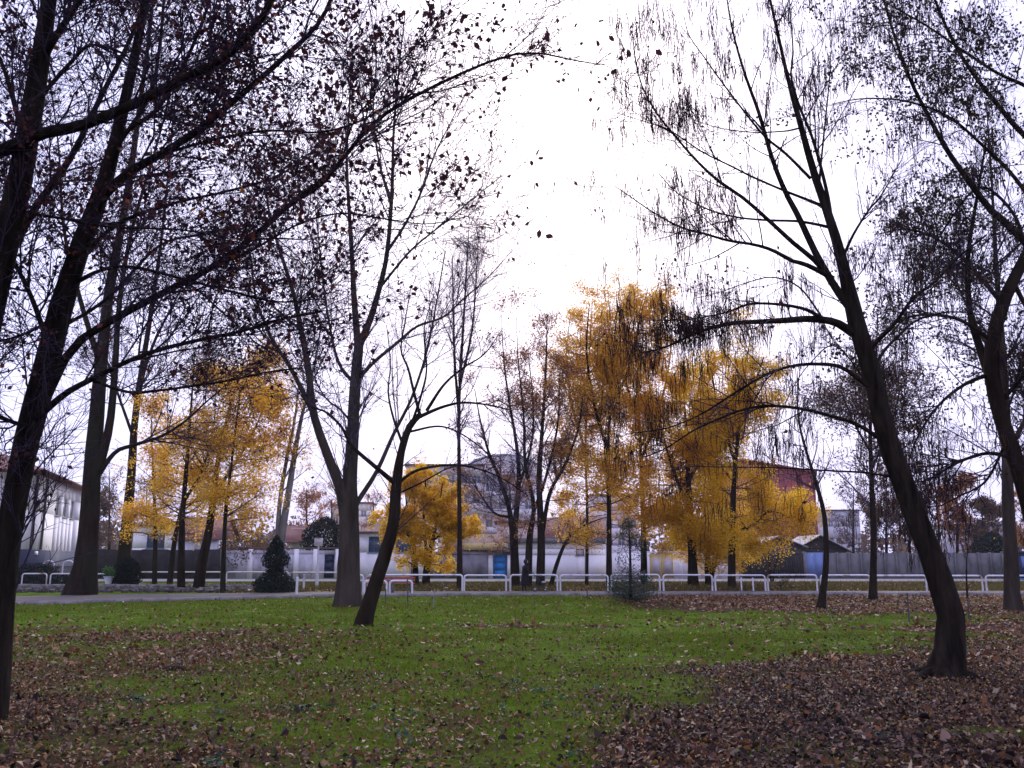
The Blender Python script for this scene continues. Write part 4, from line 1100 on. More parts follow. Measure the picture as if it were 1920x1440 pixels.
t.leaves(D[0][hi], D[1][hi], 4, 0.062, "leaf_drab", clump=0.46, cs=0.9, jitter=0.03, width=0.78)
t.pods(*B, 3, (0.14, 0.32), 0.0072, clump=0.42, cs=1.0)

# -- generic mid-distance tree
def park_tree(name, label, px, Y, stems, leaf=None, bark="bark_brown", twig="twig_brown", limbs=13, llen=(1.6, 3.4), lang=(35, 65), ltrop=0.25,
              sub=8, slen=(0.7, 1.6), tw=6, tlen=(0.3, 0.8), flat=0.3, lpt=8, lsize=0.11, lmat=None, clump=0.42, keep=0.6, cs=1.6, trng=(0.3, 1.0), lenfn=None, group=None, S=10,
              leaf_flat=0.6, taper=0.5, min_tip=0.005, cat="tree", wscale=0.80, tap=0.4, ljit=0.10, lsoft=0.16, low=0, lowlen=(1.8, 3.4), lowrng=(0.24, 0.62)):
    py = HORIZON + EYE * 1692 / Y
    t = Tree(name, label, px, py, Y, bark, twig, group, cat)
    for k, st in enumerate(stems):
        pts = []
        for q in st:
            a, b, w = q[:3]
            pts.append((a, b, Y + (q[3] if len(q) > 3 else 0), w * wscale))
        if k == 0 or pts[0][1] > py - 12:
            pts[0] = (pts[0][0], py, pts[0][2], pts[0][3])
            n_ = len(pts)
            pts = [(q[0], q[1], q[2], q[3] * (1 - tap * i_ / (n_ - 1))) for i_, q in enumerate(pts)]
            t.stem(pts, "trunk" if k == 0 else "stem", S)
        else:
            t.stem(pts, "limb", 8, 0.04, False)
    C, R = t.batch()
    A = t.add(*grow(C, R, limbs, llen, lang, (0, 0, ltrop), 0.09, 7, 0.05, 0.5, 0.2, trng, taper, flat, min_tip=min_tip, lenfn=lenfn), 5)
    if low:
        A2 = t.add(*grow(C[:1], R[:1], low, lowlen, (62, 98), (0, 0, 0.05), 0.09, 7, 0.03, 0.4, 0.2, lowrng, 0.2, 0.5, min_tip=min_tip), 5)
        A = (np.concatenate([A[0], A2[0]]), np.concatenate([A[1], A2[1]]))
    B = t.add(*grow(*A, sub, slen, (25, 60), (0, 0, ltrop * 0.6), 0.10, 4, 0.016, 0.55, 0.35, (0.15, 1.0), 0.35, flat, min_tip=min_tip), 3)
    D = t.add(*grow(*B, tw, tlen, (25, 60), (0, 0, ltrop * 0.4), 0.12, 3, 0.008, 0.7, 0.5, (0.1, 1.0), 0.3, flat, min_tip=min_tip * 0.8), 3)
    t.done()
    if lmat:
        t.leaves(*D, lpt, lsize, lmat, clump=clump, keep=keep, cs=cs, flat=leaf_flat, jitter=ljit, width=0.85, six=None, soft=lsoft)
    return t

GY = "golden trees along the street"
# tall trunks at left
park_tree("plane_tree", "huge tree with flared trunk base standing by the path at left", 152, 41, [
    [(150, 1116, 92), (155, 1092, 74), (160, 1060, 64), (166, 1000, 56), (172, 900, 52), (180, 800, 48), (190, 680, 42), (206, 540, 34), (236, 380, 27), (262, 200, 20), (284, 30, 14), (300, -140, 8)],
    [(178, 900, 16), (215, 849, 12), (250, 835, 10), (302, 818, 8), (347, 790, 6), (385, 755, 5), (417, 728, 3)],
    [(183, 880, 30), (205, 800, 22), (215, 700, 18), (225, 560, 14), (250, 420, 10), (300, 250, 6), (330, 120, 4)],
    [(190, 690, 18), (150, 560, 13), (120, 430, 9), (110, 280, 5), (90, 120, 3)]], bark="bark_brown", twig="twig_dark", limbs=20, llen=(2.5, 6.5), ltrop=0.35, sub=11, slen=(1.2, 2.8), tw=5, tlen=(0.5, 1.3),
    flat=0, lpt=5, lsize=0.11, lmat="leaf_russet", clump=0.44, keep=0.5, cs=3, trng=(0.35, 1.0), S=16, min_tip=0.006, leaf_flat=None, wscale=0.72)
park_tree("plane_tree", "tall slim dark trunk right of the flared one, beside the round bush", 228, 62, [
    [(226, 1093, 44), (232, 1050, 32), (240, 960, 26), (247, 880, 23), (252, 800, 21), (262, 720, 19), (273, 650, 17), (290, 540, 14), (306, 420, 10), (320, 280, 7), (332, 140, 3)],
    [(262, 720, 9), (290, 640, 7), (330, 560, 5), (370, 480, 3)], [(250, 820, 8), (215, 720, 6), (190, 640, 4)]], bark="bark_brown", twig="twig_dark", limbs=20, llen=(3, 7), ltrop=0.4, sub=10, slen=(1.4, 3), tw=5, tlen=(0.6, 1.5),
    flat=0, lpt=4, lsize=0.13, lmat="leaf_russet", clump=0.45, keep=0.4, cs=3, trng=(0.3, 1.0), min_tip=0.008, leaf_flat=None)
# left golden trees
AM = dict(ljit=0.24, lsoft=0.30, leaf_flat=0.7, lmat="leaf_amber", group=GY)
park_tree("golden_tree", "slender golden tree with the lowest leaf tier, left end of the golden trees", 290, 58,
    [[(290, 1090, 13), (291, 1000, 10), (288, 900, 8), (284, 800, 4), (288, 740, 2)]], limbs=23, llen=(2.0, 3.6), ltrop=0.05, lang=(55, 85), sub=7, tw=3, flat=0.6, lpt=38, lsize=0.135, clump=0.490, keep=0.4, trng=(0.20, 1.0), taper=0.6, low=9, **AM)
park_tree("golden_tree", "thin golden tree leaning right beside the leftmost golden tree", 318, 59,
    [[(318, 1090, 15), (328, 1010, 12), (344, 930, 9), (350, 850, 5), (355, 790, 2)]], limbs=18, llen=(1.6, 3.2), ltrop=0.05, lang=(50, 80), sub=7, tw=3, flat=0.5, lpt=29, lsize=0.135, clump=0.510, keep=0.3, trng=(0.29, 1.0), low=9, **AM)
park_tree("golden_tree", "upright golden tree with straight dark trunk left of the topiary", 340, 49,
    [[(340, 1105, 20), (341, 1000, 16), (345, 930, 14), (352, 850, 11), (360, 740, 7), (366, 650, 3)], [(345, 940, 9), (380, 880, 6), (400, 800, 4), (405, 730, 2)]], limbs=17, llen=(1.6, 3.2), ltrop=0.1, lang=(50, 80), sub=8, tw=3, flat=0.5, lpt=26, lsize=0.126, clump=0.520, keep=0.3, trng=(0.25, 1.0), low=9, **AM)
park_tree("golden_tree", "golden tree with thick leaning trunk, largest left of the topiary", 374, 51,
    [[(372, 1103, 30), (380, 1050, 25), (391, 1000, 22), (401, 930, 18), (411, 850, 14), (430, 770, 10), (450, 700, 7), (468, 640, 3)], [(400, 930, 10), (440, 870, 7), (480, 800, 5), (500, 740, 2)]],
    limbs=20, llen=(2.0, 3.8), ltrop=0.1, lang=(50, 80), sub=8, tw=3, flat=0.5, lpt=38, lsize=0.126, clump=0.480, keep=0.5, trng=(0.25, 1.0), low=9, **AM)
park_tree("golden_tree", "thin-stemmed golden tree nearest the path left of the topiary", 419, 45,
    [[(418, 1108, 14), (420, 1020, 11), (425, 940, 10), (433, 880, 8), (442, 800, 6), (454, 720, 4), (470, 660, 2)]], limbs=23, llen=(1.8, 3.4), ltrop=0.1, lang=(50, 80), sub=8, tw=3, flat=0.5, lpt=38, lsize=0.115, clump=0.480, keep=0.5, trng=(0.29, 1.0), low=9, **AM)
park_tree("golden_tree", "pale-trunked leaning tree rising behind the topiary conifer", 512, 52,
    [[(512, 1102, 26), (522, 1040, 24), (532, 980, 20), (545, 900, 18), (558, 820, 14), (573, 750, 11), (588, 690, 8), (604, 600, 4)], [(518, 1060, 14), (524, 950, 11), (536, 870, 9), (552, 790, 6), (560, 720, 3)]],
    bark="bark_pale", twig="twig_grey", limbs=12, llen=(1.6, 3.4), ltrop=0.3, sub=7, lpt=3, lsize=0.12, clump=0.525, keep=0.3, lmat="leaf_amber", trng=(0.35, 1.0), group=GY)
# small golden tree in front of the white house
park_tree("golden_tree", "small round golden tree in front of the blue-windowed house", 790, 58,
    [[(780, 1092, 17), (778, 1050, 14), (774, 1010, 11), (765, 960, 6), (758, 915, 3)], [(798, 1095, 20), (803, 1045, 16), (812, 1012, 12), (822, 960, 7), (830, 905, 3)], [(800, 1040, 8), (795, 980, 6), (797, 920, 4), (800, 885, 2)],
     [(776, 1012, 8), (745, 985, 5), (725, 965, 2)], [(812, 1012, 8), (848, 990, 5), (872, 975, 2)]],
    twig="twig_brown", limbs=16, llen=(1.0, 2.0), ltrop=0.05, lang=(50, 92), sub=8, tw=3, slen=(0.5, 1.2), flat=0.4, lpt=33, lsize=0.144, lmat="leaf_gold", clump=0.395, keep=0.6, trng=(0.18, 1.0), group=GY, leaf_flat=0.6)
# bare straight poplar
park_tree("poplar_tree", "tall straight bare poplar with upright twigs left of the multi-stem trees", 862, 50,
    [[(862, 1104, 15), (862, 1000, 12), (861, 900, 11), (861, 760, 9), (867, 640, 9), (874, 520, 6), (880, 410, 2)], [(861, 780, 8), (853, 680, 6), (850, 580, 4), (848, 480, 2)], [(863, 720, 7), (885, 620, 5), (893, 520, 3), (897, 450, 1.5)]],
    bark="bark_brown", twig="twig_grey", limbs=24, llen=(1.6, 3.6), lang=(15, 40), ltrop=0.45, sub=10, slen=(0.8, 1.8), tw=4, tlen=(0.4, 1.0), flat=0, lmat="leaf_dusk", lpt=1, lsize=0.08, clump=0.6, keep=0.2, trng=(0.35, 1.0))
RU = dict(twig="twig_grey", lmat="leaf_rust", leaf_flat=None)
park_tree("alder_tree", "dark multi-stem tree with sparse rusty leaves right of the blue door", 965, 53,
    [[(966, 1102, 22), (963, 1030, 17), (956, 960, 14), (938, 900, 11), (917, 850, 9), (901, 790, 6), (890, 730, 3)], [(969, 1100, 18), (966, 1000, 15), (973, 900, 13), (968, 830, 10), (956, 760, 8), (945, 680, 5), (940, 590, 2)],
     [(970, 920, 8), (995, 840, 6), (1000, 760, 4), (990, 660, 2)], [(958, 970, 7), (925, 960, 5), (890, 910, 3)]],
    limbs=17, llen=(1.6, 3.8), lang=(20, 55), ltrop=0.3, sub=10, tw=6, lpt=4, lsize=0.11, clump=0.47, keep=0.4, trng=(0.3, 1.0), flat=0.1, low=12, lowrng=(0.15, 0.5), **RU)
park_tree("alder_tree", "dark multi-stem tree with rusty leaves behind the person's pushchair", 1004, 52,
    [[(1013, 1102, 22), (1015, 1010, 19), (1011, 900, 15), (1015, 830, 12), (1021, 740, 9), (1025, 650, 6), (1026, 560, 2)], [(990, 1102, 20), (993, 1010, 16), (1001, 950, 12), (985, 870, 10), (982, 780, 7), (972, 680, 4), (968, 590, 2)],
     [(1017, 1000, 11), (1031, 925, 9), (1060, 870, 7), (1085, 800, 5), (1095, 720, 2)], [(1000, 960, 9), (1022, 900, 7), (1045, 800, 5), (1050, 690, 2)]],
    limbs=17, llen=(1.6, 3.8), lang=(20, 55), ltrop=0.3, sub=10, tw=6, lpt=4, lsize=0.11, clump=0.46, keep=0.4, trng=(0.3, 1.0), flat=0.1, low=12, lowrng=(0.15, 0.5), **RU)
park_tree("young_tree", "low bent sapling stem arching right in front of the red-roofed cottage", 1031, 53,
    [[(1031, 1100, 12), (1045, 1055, 10), (1062, 1015, 9), (1082, 994, 7), (1112, 978, 5), (1142, 968, 2)]], limbs=10, llen=(0.8, 1.8), sub=6, tw=4, lpt=3, lsize=0.10, clump=0.46, keep=0.4, **RU)
# golden trees right of centre
GO = dict(ljit=0.17, lsoft=0.15, lmat="leaf_gold", group=GY, leaf_flat=0.55)
AO = dict(ljit=0.17, lsoft=0.15, lmat="leaf_amber", group=GY, leaf_flat=0.7)
park_tree("golden_tree", "thin tall amber tree, leftmost of the golden trees right of the cottage", 1100, 55,
    [[(1100, 1100, 9), (1101, 950, 7), (1098, 850, 6), (1101, 740, 7), (1106, 640, 5), (1112, 550, 2)], [(1099, 850, 6), (1075, 770, 5), (1062, 680, 3), (1068, 600, 2)]], limbs=23, llen=(1.4, 3.0), ltrop=0.08, lang=(42, 80), sub=8, tw=3, lpt=22, lsize=0.115, clump=0.455, keep=0.34, trng=(0.20, 1.0), low=24, lowrng=(0.13, 0.52), **AO)
park_tree("golden_tree", "tall golden tree with stout trunk just behind the blue-green conifer", 1142, 52,
    [[(1142, 1102, 15), (1142, 960, 12), (1140, 850, 10), (1146, 740, 8), (1152, 640, 7), (1162, 530, 3)], [(1141, 850, 9), (1115, 760, 7), (1100, 660, 5), (1105, 570, 2)], [(1145, 760, 8), (1180, 690, 6), (1200, 600, 4), (1215, 540, 2)]],
    limbs=25, llen=(1.6, 3.4), ltrop=0.04, lang=(45, 85), sub=9, tw=3, flat=0.3, lpt=28, lsize=0.115, clump=0.435, keep=0.41, trng=(0.18, 1.0), low=24, lowrng=(0.13, 0.52), **AO)
park_tree("golden_tree", "tallest golden tree, its narrow top above the others", 1208, 56,
    [[(1208, 1100, 17), (1206, 960, 13), (1201, 850, 10), (1196, 700, 9), (1196, 580, 5), (1196, 505, 2)], [(1203, 860, 8), (1235, 770, 6), (1255, 680, 4), (1262, 590, 2)], [(1200, 800, 7), (1170, 700, 5), (1160, 600, 2)]],
    limbs=25, llen=(1.4, 3.2), ltrop=0.06, lang=(42, 80), sub=9, tw=3, flat=0.2, lpt=28, lsize=0.115, clump=0.435, keep=0.41, trng=(0.14, 1.0), low=24, lowrng=(0.13, 0.52), **AO)
park_tree("golden_tree", "bright golden tree with thick black trunk right of the yellow gate", 1300, 55,
    [[(1300, 1100, 28), (1298, 1040, 22), (1291, 900, 16), (1286, 800, 10), (1281, 725, 4)], [(1295, 960, 10), (1262, 880, 7), (1240, 800, 4), (1235, 740, 2)], [(1292, 900, 8), (1325, 840, 6), (1340, 770, 3)]],
    limbs=28, llen=(1.8, 3.4), ltrop=0.08, lang=(50, 92), sub=9, tw=3, flat=0.45, lpt=35, lsize=0.126, clump=0.415, keep=0.45, trng=(0.16, 1.0), low=24, lowrng=(0.13, 0.52), **GO)
park_tree("golden_tree", "low golden tree with V-forked black trunk by the white wall", 1330, 57,
    [[(1330, 1100, 20), (1326, 1040, 15), (1322, 960, 10), (1318, 890, 4)], [(1332, 1085, 14), (1348, 1025, 10), (1364, 975, 7), (1380, 920, 3)]],
    limbs=17, llen=(1.3, 2.6), ltrop=0.05, lang=(50, 80), sub=8, tw=3, flat=0.5, lpt=28, lsize=0.126, clump=0.435, keep=0.38, trng=(0.25, 1.0), low=24, lowrng=(0.13, 0.52), **GO)
park_tree("golden_tree", "broad golden tree with straight dark trunk left of the dark fence", 1372, 50,
    [[(1372, 1104, 20), (1373, 1000, 16), (1378, 880, 12), (1386, 800, 12), (1396, 700, 7), (1412, 610, 3)], [(1380, 870, 9), (1350, 780, 6), (1335, 700, 4), (1330, 640, 2)], [(1386, 800, 8), (1412, 730, 6), (1432, 670, 3)],
     [(1374, 1000, 8), (1410, 985, 6), (1440, 960, 5), (1470, 966, 3), (1500, 985, 2)]],
    limbs=25, llen=(1.6, 2.9), ltrop=0.08, lang=(50, 92), sub=9, tw=3, flat=0.5, lpt=32, lsize=0.115, clump=0.445, keep=0.38, trng=(0.14, 1.0), low=14, lowlen=(1.0, 2.0), lowrng=(0.13, 0.52), **GO)
# right side
park_tree("young_tree", "thin leaning tree with curved trunk right of the golden trees", 1537, 30,
    [[(1537, 1140, 26), (1543, 1110, 17), (1549, 1050, 15), (1546, 970, 13), (1530, 905, 11), (1513, 850, 9), (1498, 790, 7), (1496, 730, 5), (1505, 660, 2)]], bark="bark_brown", twig="twig_grey", limbs=16, llen=(1.0, 2.2), ltrop=0.2, sub=6, slen=(0.5, 1.1), tw=3, lmat="leaf_dusk", lpt=2, lsize=0.07, clump=0.55, keep=0.3, trng=(0.45, 1.0), leaf_flat=None)
park_tree("young_tree", "thin upright dark trunk just left of the pod-hung tree's stem", 1635, 37,
    [[(1636, 1124, 24), (1637, 1080, 17), (1638, 1000, 16), (1634, 900, 14), (1632, 800, 11), (1640, 700, 8), (1646, 600, 4)], [(1634, 880, 7), (1670, 800, 5), (1690, 720, 3)], [(1633, 850, 6), (1600, 790, 5), (1575, 730, 2)]],
    bark="bark_brown", twig="twig_grey", limbs=22, llen=(1.4, 3.4), ltrop=0.12, sub=9, tw=6, lmat="leaf_dusk", lpt=4, lsize=0.10, clump=0.45, keep=0.4, trng=(0.3, 1.0), leaf_flat=None)
park_tree("plane_tree", "pale grey-brown trunk near the right edge, standing behind the leafy tree", 1896, 29,
    [[(1900, 1143, 48), (1897, 1110, 38), (1895, 1040, 33), (1890, 940, 31), (1888, 860, 29), (1885, 760, 26), (1878, 640, 22), (1868, 500, 16), (1860, 350, 9), (1850, 200, 4)], [(1888, 850, 14), (1925, 780, 10), (1960, 680, 6)], [(1882, 700, 10), (1830, 610, 7), (1790, 520, 4), (1760, 430, 2)]],
    bark="bark_grey", twig="twig_dark", limbs=22, llen=(1.8, 4.4), ltrop=0.1, sub=10, tw=5, lmat="leaf_drab", lpt=4, lsize=0.10, clump=0.45, keep=0.4, cs=2, trng=(0.3, 1.0), leaf_flat=None, flat=0)
# background trees behind the street walls
BT = "trees behind the street walls"
def back_tree(label, px, Y, top, half, mat_, name="background_tree", lpt=5, clump=0.44, keep=0.5, lsize=0.2, twig="twig_grey", lean=0):
    s = Y / 1692
    n = [(px, 1080, 9), (px + lean * .4, 1000, 7), (px + lean * .7, (1000 + top) / 2, 5), (px + lean, top + 10, 2)]
    return park_tree(name, label, px, Y, [n], bark="bark_brown", twig=twig, limbs=20, llen=(half * s * 0.9, half * s * 1.5), ltrop=0.25, lang=(35, 70), sub=8, slen=(half * s * .3, half * s * .6), tw=3, tlen=(0.5, 1.3),
                     lmat=mat_, lpt=lpt * 2, lsize=lsize, clump=clump, keep=keep, cs=2.6, trng=(0.25, 1.0), group=BT, leaf_flat=None, min_tip=0.010, S=8, flat=0.1)
back_tree("bare greyish tree over the dark wall, between the two left trunks", 205, 104, 870, 55, "leaf_dusk", lpt=4)
back_tree("low drab tree over the dark wall, right of the huge flared trunk", 182, 96, 930, 45, "leaf_dusk", lpt=6, clump=0.38)
back_tree("grey-brown tree rising behind the small white house at left", 275, 112, 900, 50, "leaf_dusk", lpt=3)
back_tree("rusty tree crown behind the evergreen and the worn wall", 622, 120, 925, 45, "leaf_rust", lpt=4)
back_tree("drab tree over the grey panel wall, left of the leaning stem", 1662, 94, 900, 55, "leaf_dusk", lpt=10, clump=0.34)
back_tree("tall drab bare tree over the grey wall, between the right trunks", 1760, 104, 770, 60, "leaf_dusk", lpt=3)
back_tree("drab low tree over the grey wall beside the evergreen bush", 1842, 92, 950, 48, "leaf_dusk", lpt=11, clump=0.34)
back_tree("rusty-leaved tree over the worn white wall, right of the topiary", 575, 100, 905, 45, "leaf_rust", lpt=4)
back_tree("brownish tree behind the red roof left of the topiary", 440, 102, 960, 50, "leaf_rust", lpt=4)
back_tree("bare grey-brown tree over the dark fence, left of the thin upright trunk", 1600, 112, 905, 40, "leaf_dusk", lpt=2)
back_tree("brown hazy tree over the grey panel wall, behind the leaning stem", 1705, 96, 800, 62, "leaf_dusk", lpt=8, clump=0.38)
back_tree("orange-brown tree over the grey panel wall, right of the leaning stem", 1795, 98, 905, 48, "leaf_rust", lpt=10, clump=0.36)
back_tree("orange-tinted tree at the right edge behind the pale trunk", 1925, 100, 900, 45, "leaf_rust", lpt=5)
back_tree("rusty low tree behind the red-roofed cottage", 1068, 100, 940, 40, "leaf_amber", lpt=6)
back_tree("dull bare tree behind the lilac balconied block's left corner", 700, 118, 930, 35, "leaf_rust", lpt=2)
back_tree("brown tree standing behind the house at the far left", 30, 110, 850, 60, "leaf_dusk", lpt=2)

# evergreens and shrubs
def evergreen(name, label, px, Y, profile, n, size, material, blade=0.16, cat="shrub", shoots=True, gap=None, bark="bark_dark"):
    """profile: list of (height m, radius m); leaf sprays fill the outline's outer shell"""
    py = HORIZON + EYE * 1692 / Y
    t = Tree(name, label, px, py, Y, bark, "twig_dark", None, cat)
    H = profile[-1][0]
    V, Q = tubes(np.array([[(0, 0, -0.1), (0.02, 0, H * .5), (0, 0, H * 0.97)]]), np.array([[0.07, 0.04, 0.01]]), 8)
    put("trunk", mesh_from("trunk", V, Q, bark, True), t.root)
    z = rng.uniform(0, H, n * 3)
    rr = np.interp(z, [a for a, _ in profile], [b for _, b in profile])
    ok = rng.random(n * 3) < rr / max(b for _, b in profile)
    z, rr = z[ok][:n], rr[ok][:n]
    a = rng.uniform(0, 2 * np.pi, len(z))
    rad = rr * np.sqrt(rng.uniform(0.12, 1.0, len(z))) * (0.86 + 0.28 * fbm(a * 2, z * 2.2, 0.6))
    p = np.stack([np.cos(a) * rad, np.sin(a) * rad, z], 1)
    if gap is not None:
        nz = fbm(p[:, 0] * 1 + p[:, 1] * .7, p[:, 2], 0.35)
        p = p[rng.random(len(p)) < np.clip((nz - gap) / 0.1 + 0.5, 0.02, 1)]
    # stalks from the stem
    m = rng.choice(len(p), min(len(p), 160), replace=False)
    st = np.stack([np.stack([0 * p[m, 0], 0 * p[m, 0], np.maximum(p[m, 2] - 0.12, 0.03)], 1), p[m] * np.array((.5, .5, 1)) - (0, 0, .04), p[m]], 1)
    V, Q = tubes(st, np.broadcast_to(np.array([0.010, 0.007, 0.004]), (len(m), 3)), 3)
    tag(put("twigs", mesh_from("twigs", V, Q, "twig_dark", True), t.root), kind="stuff")
    V, Q = leaf_mesh(p, size, 0.02, -0.25, blade * 2, six=False)
    tag(put("foliage", mesh_from("foliage", V, Q, material), t.root), kind="stuff")
    return t
evergreen("topiary_conifer", "dark clipped tiered conifer beside the path left of the sign", 514, 44, [(0.0, 0.55), (0.12, 1.0), (0.5, 1.05), (0.85, 0.70), (1.12, 0.42), (1.22, 0.40), (1.3, 0.62), (1.75, 0.66), (1.98, 0.48), (2.1, 0.42), (2.5, 0.24), (2.75, 0.05)],
          9000, 0.11, "needle_dark", 0.2, "conifer")
evergreen("round_bush", "dark round bush at the foot of the slim left trunk", 235, 54, [(0.0, 0.5), (0.3, 0.85), (0.9, 0.85), (1.4, 0.6), (1.8, 0.1)], 5000, 0.12, "needle_dark", 0.25, "bush")
t = evergreen("young_conifer", "loose blue-green young conifer on a grassy mound before the fence", 1183, 30.5, [(0.0, 0.5), (0.25, 0.85), (0.7, 0.78), (1.0, 0.45), (1.3, 0.46), (1.8, 0.52), (2.2, 0.40), (2.6, 0.2), (2.85, 0.04)], 5600, 0.12, "needle_blue", 0.10, "conifer", gap=0.505)
t.root.location.z = float(ground_z(t.base[0], t.base[1])) - 0.03
evergreen("evergreen_tree", "dark green evergreen behind the worn wall above the blue door", 606, 86, [(0.0, 0.4), (1.6, 0.9), (2.6, 2.0), (3.8, 2.3), (4.8, 1.6), (5.6, 0.3)], 6000, 0.26, "needle_dark", 0.25, "tree")
evergreen("evergreen_bush", "dark evergreen bush over the grey wall near the right edge", 1868, 86, [(0.0, 1.2), (1.6, 2.0), (2.6, 2.2), (3.6, 1.4), (4.1, 0.3)], 5000, 0.26, "needle_dark", 0.25, "bush")
evergreen("wall_bush", "dark bush trailing over the wall left of the topiary", 455, 82, [(0.0, 1.2), (1.4, 2.6), (2.4, 3.0), (3.2, 1.8), (3.8, 0.3)], 5000, 0.24, "leaf_dusk", 0.3, "bush", gap=0.4)
for lab, px, Y, w, h_ in (("dark clipped hedge block by the low grey wall at left", 60, 57, 1.6, 1.35), ("lower dark hedge in front of the low wall at left", 78, 55.5, 2.2, 0.75)):
    evergreen("hedge", lab, px, Y, [(0.0, w * .9), (h_ * .5, w), (h_ * .9, w * .9), (h_, w * .2)], 3500, 0.12, "needle_dark", 0.3, "hedge")
park_tree("yellow_shrub", "small shrub with few yellow leaves in front of the dark fence", 1446, 64, [[(1446, 1092, 5), (1442, 1050, 4), (1430, 1010, 2)], [(1448, 1092, 5), (1456, 1050, 3), (1468, 1020, 1.5)]], limbs=5, llen=(0.4, 0.8), sub=3, slen=(0.2, .4), tw=2, lmat="leaf_gold", lpt=1, lsize=0.13, clump=None, cat="shrub")
park_tree("yellow_shrub", "tiny pale yellow plant inside the barrier by the grass strip", 1466, 48, [[(1466, 1106, 3), (1464, 1098, 2), (1462, 1088, 1.2)]], limbs=6, llen=(0.25, 0.5), sub=3, slen=(0.1, .25), tw=2, lmat="leaf_hedge", lpt=6, lsize=0.10, clump=None, cat="plant", trng=(0.0, 1.0))
park_tree("sapling", "thin bare sapling in front of the grey wall, right of the leaning stem", 1814, 36, [[(1814, 1128, 5), (1812, 1080, 4), (1814, 1030, 2.5), (1818, 990, 1)]], bark="bark_dark", twig="twig_dark", limbs=8, llen=(0.3, 0.8), sub=3, slen=(0.2, .4), tw=2, lmat="leaf_gold", lpt=1, lsize=0.08, clump=0.5, trng=(0.4, 1.0))

# ------------------------------------------------------------------ barriers, posts, sign, benches
def hoop(label, x0, x1, y, h, r=0.035, group="white tubular barriers along the path", y1=None, extra=(), name="white_barrier", legs=(True, True)):
    y1 = y if y1 is None else y1
    cx, cy = (x0 + x1) / 2, (y + y1) / 2
    w = math.hypot(x1 - x0, y1 - y) / 2
    t = thing(name, label, "barrier", (cx, cy, 0), math.atan2(y1 - y, x1 - x0), group)
    t.rotation_euler.x = rng.normal(0, 0.02)
    h = h * (1 + rng.normal(0, 0.012))
    c = 0.14
    top = [(-w + c * (1 - math.cos(a)), 0, h - c + c * math.sin(a)) for a in np.linspace(0, math.pi / 2, 5)]
    MB().tube(top + [(-p[0], 0, p[2]) for p in reversed(top)], r, 8).build("rail", "white_paint", t, True)
    for s_, on in zip((-1, 1), legs):
        if on:
            MB().tube([(s_ * w, 0, -0.05), (s_ * w, 0, h - c)], r, 8).build("post", "white_paint", t, True)
            MB().box(s_ * w - 0.10, s_ * w + 0.10, -0.09, 0.09, -0.06, 0.055).build("footing", "kerb_stone", t)
    for e in extra:
        MB().tube([(e - cx, -0.06, -0.05), (e - cx, -0.06, h - 0.12)], r * 0.8, 8).build("post", "white_paint", t, True)
    return t
YF = 46.1
def bx(px, Y): return float(P(px, 1090, Y)[0])
for lab, a, b, ex in (
    ("long white barrier right of the small leaning tree", 690, 867, ()),
    ("white barrier in front of the blue door", 870.5, 949, ()),
    ("white barrier directly behind the person with pushchair", 957, 1045, ()),
    ("white barrier just left of the blue-green conifer", 1050.5, 1139.5, ()),
    ("white barrier partly hidden behind the blue-green conifer", 1146, 1236.5, ()),
    ("white barrier below the thick black golden-tree trunk", 1244, 1335.5, ()),
    ("white barrier with two extra inner posts", 1341, 1434.5, (1389, 1411)),
    ("white barrier in front of the dark board fence, with yellow plant behind", 1440, 1532, ()),
    ("white barrier between the thin leaning tree and the thin upright trunk", 1540, 1632, ()),
    ("white barrier left of the pod-hung tree's leaning stem", 1641, 1737, ()),
    ("white barrier just right of the pod-hung tree's leaning stem", 1744, 1842, ()),
    ("white barrier cut by the right edge of the picture", 1847.5, 1945, ())):
    h = (1109.5 - 1078.5 - (1.0 if a > 1600 else 0)) * YF / 1692
    hoop(lab, bx(a, YF), bx(b, YF), YF + 0.03 * rng.normal(), h, 0.045, extra=[bx(e, YF) for e in ex])
YN = 42.6
hoop("near low white barrier half hidden by the small leaning tree", bx(684, 41.2), bx(725.5, 41.2), 41.2, 0.66, 0.045)
hoop("near low white barrier in front of the red bench", bx(731, 41.4), bx(773, 41.4), 41.4, 0.66, 0.045)
YL = 55.0
LG = "white barriers on the left kerb"
for lab, a, b, y0, y1 in (
    ("low white barrier at far left beside the near dark trunk", 41, 87, 53.5, 53.5),
    ("low white barrier half hidden by the flared trunk's left side", 94, 140, 53.8, 53.8),
    ("low white barrier behind the pale tapering planter", 171, 218, 54.2, 54.2)):
    hoop(lab, bx(a, y0), bx(b, y1), y0, 0.80, 0.04, LG, y1)
for lab, a, b, Y in (("long white rail behind the golden trees at left", 258, 420, 62), ("white rail between the thin golden stem and topiary", 424, 540, 60.5), ("white rail passing behind the sign pole", 543, 652, 59)):
    hoop(lab, bx(a, Y), bx(b, Y), Y, 0.80, 0.045, "long white rails left of the thick trunk", Y)
hoop("short white barrier peeping out right of the thick grey trunk", bx(640, 45), bx(681, 45), 45, 0.86, 0.045)
# two bare white posts on the path
for lab, px, py, h in (("nearer white bollard post right of the topiary", 556, 1117, 0.80), ("farther white bollard post right of the topiary", 569, 1108, 0.82)):
    g = G(px, py)
    t = thing("bollard", lab, "bollard", (g[0], g[1], 0), 0, "pair of white bollard posts")
    MB().tube([(0, 0, -0.05), (0, 0, h)], 0.055, 10).build("post", "white_paint", t, True)
    MB().tube([(0, 0, h + 0.001), (0, 0, h + 0.025), (0, 0, h + 0.04)], [0.062, 0.062, 0.03], 10).build("cap", "white_paint", t, True)
